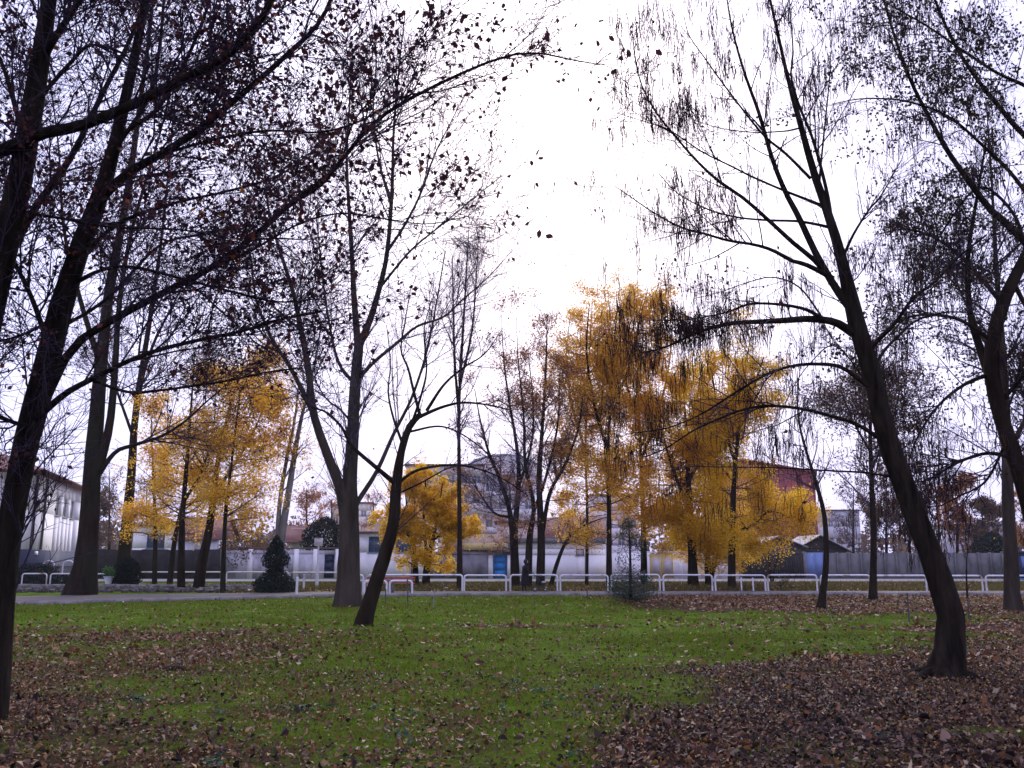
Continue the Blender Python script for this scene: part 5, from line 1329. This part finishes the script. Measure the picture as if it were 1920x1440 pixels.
# two pale stubs by the round bush
for lab, px in (("left of two short pale stubs beside the round bush", 246), ("right of two short pale stubs beside the round bush", 253)):
    g = G(px, 1099)
    t = thing("stub_post", lab, "post", (g[0], g[1], 0), 0, "pale stubs beside the round bush")
    MB().box(-0.06, 0.06, -0.06, 0.06, -0.05, 0.52).build("shaft", "kerb_stone", t)
    MB().box(-0.075, 0.075, -0.075, 0.075, 0.523, 0.57).build("cap", "kerb_stone", t)
# square sign on white pole
g = G(594, 1101); Y = g[1]
t = thing("sign_board", "blank white square board on a white pole by the path", "sign", (g[0], Y, 0))
zb0, zb1 = zz(1023, Y), zz(1009.5, Y)
MB().tube([(0, 0, -0.1), (0, 0, zb0 - 0.01)], 0.05, 10).build("pole", "white_paint", t, True)
MB().tube([(0, 0, -0.1), (0, 0, 1.25)], 0.10, 12).build("pole_sleeve", "white_paint", t, True)
MB().box(-0.22, 0.22, -0.05, -0.01, zb0, zb1).build("board", "white_paint", t)
fb = MB()
fb.box(-0.25, -0.222, -0.06, 0, zb0 - 0.02, zb1 + 0.02).box(0.222, 0.25, -0.06, 0, zb0 - 0.02, zb1 + 0.02).box(-0.22, 0.22, -0.06, 0, zb1 + 0.002, zb1 + 0.03).box(-0.22, 0.22, -0.06, 0, zb0 - 0.03, zb0 - 0.002)
fb.build("frame", "white_paint", t)
# red benches behind the low barriers
for lab, px, dy in (("red slatted bench behind the small leaning tree", 708, 0), ("red slatted bench behind the right low barrier", 753, 0.1)):
    Y = 43.6 + dy
    t = thing("bench", lab, "bench", (bx(px, Y), Y, 0.07), 0, "red benches by the path")
    for k in range(3):
        MB().box(-0.6, 0.6, 0.02 + k * 0.14, 0.13 + k * 0.14, 0.40, 0.44).build("seat_slat", "red_bench", t)
    for k in range(2):
        MB().box(-0.6, 0.6, 0.46, 0.49, 0.50 + k * 0.13, 0.60 + k * 0.13).build("back_slat", "red_bench", t)
    for s_ in (-0.45, 0.45):
        MB().box(s_ - 0.04, s_ + 0.04, 0.03, 0.43, 0.0, 0.397).box(s_ - 0.03, s_ + 0.03, 0.44, 0.458, 0.2, 0.72).build("leg", "concrete_grey", t)
# low rubble border and second kerb on the left
kerb2 = tag(bpy.data.objects.new("border_kerb", None), kind="structure"); COL.objects.link(kerb2)
for k in range(24):
    px = 30 + k * 20
    Y = 52.6 - 0.05 * k
    put("kerb_stone", kme, kerb2, (bx(px, Y), Y, 0.10 + rng.normal(0, 0.01)), rng.normal(0, 0.01)).scale = (0.66, 1, 1)
stones = MB()
for k in range(700):
    px = rng.uniform(20, 480); Y = rng.uniform(45.5, 52.2)
    if Y < float(path_far(bx(px, Y))) + 0.3: continue
    c = np.array((bx(px, Y), Y, 0.05)); s_ = rng.uniform(0.06, 0.17)
    d = rng.normal(0, 1, (8, 3)) * 0.22
    cube = np.array([(x, y, z) for z in (-1, 1) for y in (-1, 1) for x in (-1, 1)], float) * (1, 1, 0.6)
    stones.hexa(c + (cube * 0.8 + d) * s_)
tag(stones.build("rubble_strip", "rubble"), "strip of dark stones between path and left kerb", "rubble", kind="stuff")
# planter with a green plant
g = np.array((bx(203, 53.2), 53.2, 0))
t = thing("planter", "pale tapering planter with bright green plant left of the round bush", "planter", g)
zs = np.linspace(0, 0.62, 7)
MB().tube([(0, 0, z) for z in zs], np.interp(zs, [0, 0.62], [0.10, 0.26]), 14).build("pot", "white_paint", t, True)
MB().tube([(0, 0, 0.60), (0, 0, 0.68)], 0.30, 14).build("rim", "steel_pale", t, True)
pp = rng.normal(0, 1, (500, 3)) * (0.16, 0.16, 0.14) + (0, 0, 0.86)
V, Q = leaf_mesh(pp, 0.12, 0.02, -0.2)
tag(put("foliage", mesh_from("foliage", V, Q, "leaf_green"), t), kind="stuff")
# thin stakes on the lawn
for lab, px, py, h, m_ in (
    ("short dark stake on the lawn right of the small leaning tree", 723, 1133, 0.55, "wood_grey"),
    ("taller grey stake on the lawn below the red benches", 765, 1136, 0.95, "wood_grey"),
    ("pale stake on the lawn, rightmost of three near the leaning tree", 812, 1139, 0.62, "kerb_stone"),
    ("dark stake on the lawn left of the blue-green conifer", 1103, 1138, 0.55, "wood_grey"),
    ("dark stake on the leafy ground right of the blue-green conifer", 1234, 1140, 0.50, "wood_grey"),
    ("thin dark stake on the leafy ground left of the pod-hung tree", 1705, 1166, 0.75, "wood_grey"),
    ("thin dark stake right of the pod-hung tree's trunk", 1818, 1165, 0.60, "wood_grey")):
    g = G(px, py)
    t = thing("stake", lab, "stake", (g[0], g[1], 0), 0, "thin stakes on the lawn")
    tl = rng.normal(0, 0.03)
    MB().tube([(0, 0, -0.1), (tl * .5, 0, h * .5), (tl, 0, h - 0.05)], 0.022, 6).build("shaft", m_, t, True)
    MB().tube([(tl, 0, h - 0.049), (tl, 0, h)], [0.027, 0.012], 6).build("tip", m_, t, True)
# dark log on the grass
g = G(326, 1257)
t = thing("log", "short dark log lying on the grass in the left foreground", "log", (g[0], g[1], float(ground_z(g[0], g[1]))), 0.15)
MB().tube(spline([(-0.15, 0, 0.03), (-0.05, 0.01, 0.045), (0.06, 0, 0.04), (0.16, 0.015, 0.025)], 9), [0.02, 0.034, 0.04, 0.042, 0.043, 0.042, 0.038, 0.032, 0.018], 9).build("bark", "earth_dark", t, True)
MB().tube([(0.05, 0.0, 0.06), (0.08, 0.01, 0.09), (0.12, 0.0, 0.10)], [0.012, 0.01, 0.005], 6).build("twig_stub", "earth_dark", t, True)
# pieces of white litter by the path
for lab, px, py in (("white scrap of litter on the left kerb", 362, 1100), ("white scrap of litter on the path left of the topiary", 466, 1111), ("white scrap of litter by the path under the long barrier", 836, 1107)):
    g = G(px, py)
    n = 6; a = np.linspace(0, 2 * np.pi, n, endpoint=False)
    ring = np.stack([np.cos(a) * 0.17, np.sin(a) * 0.12, 0.02 + rng.uniform(0, 0.05, n)], 1)
    V = np.vstack([ring, [(0, 0, 0.10)], ring - (0, 0, 0.012)])
    T = [(k, (k + 1) % n, n) for k in range(n)]
    Q = [(k, k + n + 1, (k + 1) % n + n + 1, (k + 1) % n) for k in range(n)]
    o = put("litter_scrap", mesh_from("litter_scrap", V, [np.array(T), np.array(Q)], "white_paint"), None, (g[0], g[1], 0.08))
    tag(o, lab, "litter", "white scraps of litter")

# ------------------------------------------------------------------ person with pushchair
def skin_mesh(name, verts, edges, radii, material, parent, root=0, sub=2):
    me = bpy.data.meshes.new(name)
    me.from_pydata([tuple(v) for v in verts], edges, [])
    o = bpy.data.objects.new(name, me); COL.objects.link(o); o.parent = parent
    me.materials.append(MATS[material])
    m = o.modifiers.new("skin", 'SKIN'); m.use_smooth_shade = True
    if not me.skin_vertices:
        me.attributes.new("skin_vertices", 'FLOAT', 'POINT') if False else None
    for k, (a, b) in enumerate(radii):
        me.skin_vertices[0].data[k].radius = (a, b)
        me.skin_vertices[0].data[k].use_root = (k == root)
    s = o.modifiers.new("sub", 'SUBSURF'); s.levels = sub; s.render_levels = sub
    return o
g = G(984, 1111.5)
pz = 0.07
t = thing("person", "person in long black coat and dark headscarf pushing a pushchair along the path", "person", (g[0], g[1], pz), 0)
# local +x is the walking direction (to the right)
bv = [(0, 0, 0.84), (0.01, 0, 1.02), (0.03, 0, 1.20), (0.04, 0, 1.29), (0.05, 0, 1.36), (0.065, 0, 1.46), (0.06, 0, 1.53),
      (0.00, 0.09, 0.80), (0.06, 0.09, 0.46), (0.02, 0.09, 0.09), (0.13, 0.09, 0.03),
      (0.00, -0.09, 0.80), (-0.03, -0.09, 0.45), (-0.12, -0.09, 0.11), (-0.03, -0.09, 0.03),
      (0.03, 0.17, 1.23), (0.08, 0.21, 1.00), (0.30, 0.17, 0.92), (0.37, 0.16, 0.90),
      (0.03, -0.17, 1.23), (0.08, -0.21, 1.00), (0.30, -0.17, 0.92), (0.37, -0.16, 0.90)]
be = [(0, 1), (1, 2), (2, 3), (3, 4), (4, 5), (5, 6), (0, 7), (7, 8), (8, 9), (9, 10), (0, 11), (11, 12), (12, 13), (13, 14), (2, 15), (15, 16), (16, 17), (17, 18), (2, 19), (19, 20), (20, 21), (21, 22)]
br = [(0.13, 0.17), (0.12, 0.16), (0.12, 0.17), (0.055, 0.055), (0.06, 0.06), (0.095, 0.08), (0.07, 0.06), (0.09, 0.09), (0.06, 0.06), (0.04, 0.04), (0.035, 0.04), (0.09, 0.09), (0.06, 0.06), (0.04, 0.04), (0.035, 0.04),
      (0.06, 0.06), (0.05, 0.05), (0.037, 0.037), (0.03, 0.03), (0.06, 0.06), (0.05, 0.05), (0.037, 0.037), (0.03, 0.03)]
skin_mesh("body", bv, be, br, "coat_black", t)
zc = np.array([0.28, 0.33, 0.55, 0.85, 1.05, 1.20, 1.27]); rc = np.array([0.27, 0.275, 0.245, 0.205, 0.185, 0.19, 0.10])
aa = np.linspace(0, 2 * np.pi, 20, endpoint=False)
Vc = np.array([[(0.01 + 0.02 * z + r_ * 0.86 * math.cos(a) * (1 + 0.05 * math.sin(5 * a) * (1.3 - z)), r_ * math.sin(a) * (1 + 0.05 * math.sin(5 * a) * (1.3 - z)), z) for a in aa] for z, r_ in zip(zc, rc)]).reshape(-1, 3)
k = np.arange(len(zc) - 1)[:, None] * 20; s = np.arange(20)[None, :]
put("coat", mesh_from("coat", Vc, np.stack([k + s, k + (s + 1) % 20, k + 20 + (s + 1) % 20, k + 20 + s], -1).reshape(-1, 4), "coat_black", True), t)
def ellipsoid(name, c, r3, material, parent, n=14, m=10):
    th = np.linspace(0, np.pi, m); ph = np.linspace(0, 2 * np.pi, n, endpoint=False)
    V = np.array([[(c[0] + r3[0] * math.sin(a) * math.cos(b), c[1] + r3[1] * math.sin(a) * math.sin(b), c[2] + r3[2] * math.cos(a)) for b in ph] for a in th]).reshape(-1, 3)
    k = np.arange(m - 1)[:, None] * n; s = np.arange(n)[None, :]
    return put(name, mesh_from(name, V, np.stack([k + s, k + n + s, k + n + (s + 1) % n, k + (s + 1) % n], -1).reshape(-1, 4), material, True), parent)
ellipsoid("headscarf", (0.045, 0, 1.455), (0.108, 0.095, 0.125), "scarf_navy", t)
fa = ellipsoid("face", (0.105, 0, 1.445), (0.058, 0.066, 0.092), "skin", t)
ellipsoid("nose", (0.165, 0, 1.44), (0.016, 0.012, 0.022), "skin", fa)
for s_ in (-1, 1):
    ellipsoid("eye", (0.155, s_ * 0.026, 1.463), (0.007, 0.010, 0.006), "iron_dark", fa)
ellipsoid("mouth", (0.158, 0, 1.405), (0.006, 0.020, 0.005), "red_bench", fa)
for s_ in (-1, 1):
    hd = ellipsoid("hand", (0.385, s_ * 0.16, 0.895), (0.035, 0.035, 0.028), "skin", t)
    for q in range(4):
        MB().tube([(0.395, s_ * 0.16 + (q - 1.5) * 0.018, 0.915), (0.425, s_ * 0.16 + (q - 1.5) * 0.018, 0.91), (0.430, s_ * 0.16 + (q - 1.5) * 0.018, 0.885), (0.41, s_ * 0.16 + (q - 1.5) * 0.018, 0.872)], [0.009, 0.009, 0.008, 0.006], 6).build("finger", "skin", hd, True)
    MB().tube([(0.38, s_ * 0.16 - s_ * 0.034, 0.89), (0.40, s_ * 0.16 - s_ * 0.042, 0.875), (0.412, s_ * 0.16 - s_ * 0.03, 0.868)], [0.011, 0.010, 0.007], 6).build("thumb", "skin", hd, True)
c = thing("pushchair", "small dark pushchair in front of the black-coated person", "pushchair", (g[0] + 0.41, g[1], pz), 0)
for s_ in (-1, 1):
    MB().tube([(0.0, s_ * 0.2, 0.89), (0.12, s_ * 0.2, 0.76), (0.62, s_ * 0.2, 0.14)], 0.014, 8).build("frame_tube", "iron_dark", c, True)
    MB().tube([(0.10, s_ * 0.2, 0.14), (0.30, s_ * 0.2, 0.53)], 0.013, 8).build("rear_tube", "iron_dark", c, True)
    for xw, rw in ((0.10, 0.12), (0.62, 0.10)):
        an = np.linspace(0, 2 * np.pi, 17)
        ty = MB().tube([(xw + (rw - 0.02) * math.cos(a), s_ * 0.235, rw + (rw - 0.02) * math.sin(a)) for a in an], 0.02, 6, False).build("wheel", "iron_dark", c, True)
        sp = MB()
        for a in an[:-1:2]:
            sp.tube([(xw, s_ * 0.235, rw), (xw + (rw - 0.02) * math.cos(a), s_ * 0.235, rw + (rw - 0.02) * math.sin(a))], 0.005, 4, False)
        sp.build("rim", "white_paint", ty)
MB().tube([(0.0, -0.2, 0.89), (0.0, 0.2, 0.89)], 0.017, 8).build("handle", "canvas_dark", c, True)
MB().hexa([(0.14, -0.18, 0.68), (0.36, -0.18, 0.34), (0.14, 0.18, 0.68), (0.36, 0.18, 0.34), (0.22, -0.18, 0.74), (0.42, -0.18, 0.40), (0.22, 0.18, 0.74), (0.42, 0.18, 0.40)]).build("backrest", "canvas_dark", c)
MB().hexa([(0.36, -0.18, 0.32), (0.62, -0.18, 0.36), (0.36, 0.18, 0.32), (0.62, 0.18, 0.36), (0.37, -0.18, 0.40), (0.62, -0.18, 0.43), (0.37, 0.18, 0.40), (0.62, 0.18, 0.43)]).build("seat", "canvas_dark", c)
hb = MB()
an = np.linspace(0.2, 2.0, 7)
for q in range(6):
    a, b = an[q], an[q + 1]
    hb.hexa([(0.30 + 0.30 * math.cos(a + .6), -0.2, 0.52 + 0.28 * math.sin(a + .6)), (0.30 + 0.30 * math.cos(b + .6), -0.2, 0.52 + 0.28 * math.sin(b + .6)), (0.30 + 0.30 * math.cos(a + .6), 0.2, 0.52 + 0.28 * math.sin(a + .6)), (0.30 + 0.30 * math.cos(b + .6), 0.2, 0.52 + 0.28 * math.sin(b + .6)),
             (0.30 + 0.32 * math.cos(a + .6), -0.2, 0.52 + 0.30 * math.sin(a + .6)), (0.30 + 0.32 * math.cos(b + .6), -0.2, 0.52 + 0.30 * math.sin(b + .6)), (0.30 + 0.32 * math.cos(a + .6), 0.2, 0.52 + 0.30 * math.sin(a + .6)), (0.30 + 0.32 * math.cos(b + .6), 0.2, 0.52 + 0.30 * math.sin(b + .6))])
hb.build("hood", "canvas_dark", c)
MB().box(0.60, 0.70, -0.17, 0.17, 0.18, 0.21).build("footrest", "cloth_pale", c)
MB().hexa([(0.44, -0.16, 0.41), (0.62, -0.16, 0.435), (0.44, 0.16, 0.41), (0.62, 0.16, 0.435), (0.44, -0.15, 0.50), (0.66, -0.15, 0.47), (0.44, 0.15, 0.50), (0.66, 0.15, 0.47)]).build("blanket", "cloth_pale", c)

# ------------------------------------------------------------------ ground cover
def scatter(n, y0, y1, dens, half=0.66, x_extra=1.5):
    """points over the ground in front of the viewer, thinned by dens(x, y); even per square metre"""
    y = np.sqrt(rng.uniform(y0 ** 2, y1 ** 2, n))
    x = rng.uniform(-1, 1, n) * (y * half + x_extra)
    k = rng.random(n) < dens(x, y)
    k &= y < path_near(x) - 0.25
    return x[k], y[k]
def on_ground(x, y, dz=0.0):
    return np.stack([x, y, ground_z(x, y) + dz], 1)
# fallen leaves
x, y = scatter(240000, 4.0, 20, lambda x, y: np.clip(litter_at(x, y) * 1.15 - 0.11, 0.10, 1) * np.interp(y, [4, 12, 20], [1, 0.9, 0.55]), 0.62)
nr = y < 9.5
def lit(x, y, six):
    return leaf_mesh(on_ground(x, y, 0.014) + (0, 0, 1) * np.abs(rng.normal(0, 0.014, (len(x), 1))), 0.049 * np.exp(rng.normal(0, 0.25, len(x))), 0.0, 0, flat=0.5, width=0.66, fold=0.30, six=six)
wm = rng.random(len(x)) < np.clip(0.85 - 0.5 * sstep(-2, 2.5, x) - 0.25 * (fbm(x, y, 2) > 0.55), 0.1, 1)
Vw, Qw = leaf_mesh(on_ground(x[wm], y[wm], 0.016) + (0, 0, 1) * np.abs(rng.normal(0, 0.014, (wm.sum(), 1))), 0.042 * np.exp(rng.normal(0, 0.28, int(wm.sum()))), 0.0, 0, flat=0.5, width=0.66, fold=0.28, six=False)
tag(put("fallen_leaves", mesh_from("fallen_leaves", Vw, Qw, "litter_rust")), "rusty fallen leaves thinly strewn over the near lawn", "leaves", kind="stuff")
x, y, nr = x[~wm], y[~wm], nr[~wm]
V, Q = lit(x[nr], y[nr], True)
V2, Q2 = lit(x[~nr], y[~nr], False)
V, Q = np.vstack([V, V2]), np.vstack([Q, Q2 + len(V)])
tag(put("fallen_leaves", mesh_from("fallen_leaves", V, Q, "litter_brown")), "brown fallen leaves littering the near ground", "leaves", kind="stuff")
x, y = scatter(60000, 14, 42, lambda x, y: np.clip(litter_at(x, y) * 1.1, 0.06, 1), 0.62)
V, Q = leaf_mesh(on_ground(x, y, 0.03), 0.11, 0.0, 0, flat=0.35, width=0.75, six=False)
tag(put("fallen_leaves", mesh_from("fallen_leaves", V, Q, "litter_rust")), "rusty fallen leaves scattered over the far lawn", "leaves", kind="stuff")
# grass
def blades(x, y, h, w):
    n = len(x)
    b = on_ground(x, y, -0.004)
    a = rng.uniform(0, 2 * np.pi, n)
    s = np.stack([np.cos(a), np.sin(a), 0 * a], 1) * (w * rng.uniform(0.6, 1.3, n))[:, None]
    hh = h * rng.uniform(0.5, 1.4, n) * (0.55 + 0.9 * fbm(x + 5, y - 8, 1.1))
    lean = rng.normal(0, 0.55, (n, 2)) * hh[:, None]
    tip = b + np.concatenate([lean, (hh * 0.85)[:, None]], 1)
    V = np.stack([b - s, b + s, tip], 1).reshape(-1, 3)
    return V, np.arange(3 * n).reshape(-1, 3)
den = lambda x, y: np.clip(1.05 - litter_at(x, y) * 1.1, 0.02, 1) * (0.40 + 0.60 * sstep(0.35, 0.6, fbm(x, y, 0.7))) * (0.25 + 0.75 * sstep(0.30, 0.46, fbm(x - 20, y + 11, 2.3)))
x, y = scatter(330000, 4.2, 20, den, 0.62, 0.6)
V, T = blades(x, y, 0.055, 0.0045)
tag(put("grass", mesh_from("grass", V, T, "grass_blade")), "short green grass on the near lawn", "grass", kind="stuff")
x, y = scatter(220000, 18, 41.5, den, 0.62, 0.6)
V, T = blades(x, y, 0.075, 0.011)
tag(put("grass", mesh_from("grass", V, T, "grass_blade")), "short green grass on the far lawn", "grass", kind="stuff")
# rank grass and low weeds on the verge beyond the path
n = 60000
x = rng.uniform(-34, 36, n); y = path_far(x) + 0.6 + rng.uniform(0, 1, n) ** 1.3 * 17
k = (fbm(x, y, 2.2) > 0.36) & (y < 65) & ~((x < -13.8) & (y < 53.2))
V, T = blades(x[k], y[k], 0.26, 0.022)
tag(put("verge_grass", mesh_from("verge_grass", V, T, "leaf_hedge")), "yellowish rank grass on the verge behind the barriers", "grass", kind="stuff")
n = 14000
x = rng.uniform(-34, 36, n); y = path_far(x) + 0.4 + rng.uniform(0, 1, n) ** 1.2 * 17
k = ~((x < -13.8) & (y < 53.2)); x, y, n = x[k], y[k], int(k.sum())
V, Q = leaf_mesh(np.stack([x, y, np.full(n, 0.05)], 1), 0.16, 0.02, 0, flat=0.4, width=0.8, six=False)
tag(put("fallen_leaves", mesh_from("fallen_leaves", V, Q, "litter_rust")), "rusty fallen leaves on the verge behind the barriers", "leaves", kind="stuff")
# bluish weed rosettes in the foreground
x, y = scatter(260, 5.2, 13, lambda x, y: (fbm(x + 9, y + 3, 1.6) > 0.5) * (x < 1.2) * 0.8 + 0.02, 0.6, 0)
pts = np.repeat(on_ground(x, y, 0.02), 14, 0) + rng.normal(0, 1, (len(x) * 14, 3)) * (0.045, 0.045, 0.012)
V, Q = leaf_mesh(pts, 0.055, 0.0, -0.1, flat=0.4, width=0.6)
tag(put("weeds", mesh_from("weeds", V, Q, "leaf_weed")), "low bluish-green weeds in the near grass", "weeds", kind="stuff")

# distant belt of trees beyond the town
ps = []
for k in range(150):
    Y = rng.uniform(225, 330); cx = rng.uniform(-0.64, 0.66) * Y
    hh = rng.uniform(7, 15); rx = rng.uniform(4, 8)
    q = rng.normal(0, 1, (170, 3)); q = q / np.linalg.norm(q, axis=1, keepdims=True) * rng.uniform(0.35, 1.0, (170, 1)) ** 0.5
    ps.append(q * (rx, rx, hh * 0.5) + (cx, Y, hh * 0.5))
p = np.vstack(ps)
V, Q = leaf_mesh(p, 1.5, 0.3, 0.0, width=0.9, six=None)
tag(put("distant_wood", mesh_from("distant_wood", V, Q, "leaf_dusk")), "brown distant belt of trees beyond the houses", "wood", kind="stuff")

# ------------------------------------------------------------------ damp air
hz = MB().box(-960, 960, -470, 1290, -1.0, 48.0).build("haze", None)
hm = bpy.data.materials.new("haze"); hm.use_nodes = True
nt = hm.node_tree; nt.nodes.clear()
ho_ = _n(nt, "ShaderNodeOutputMaterial"); pv = _n(nt, "ShaderNodeVolumePrincipled")
pv.inputs["Color"].default_value = (0.96, 0.93, 0.97, 1)
pv.inputs["Density"].default_value = 0.00024
nt.links.new(pv.outputs[0], ho_.inputs["Volume"])
hz.data.materials.append(hm)
tag(hz, "pale damp haze over the park", "haze", kind="stuff")
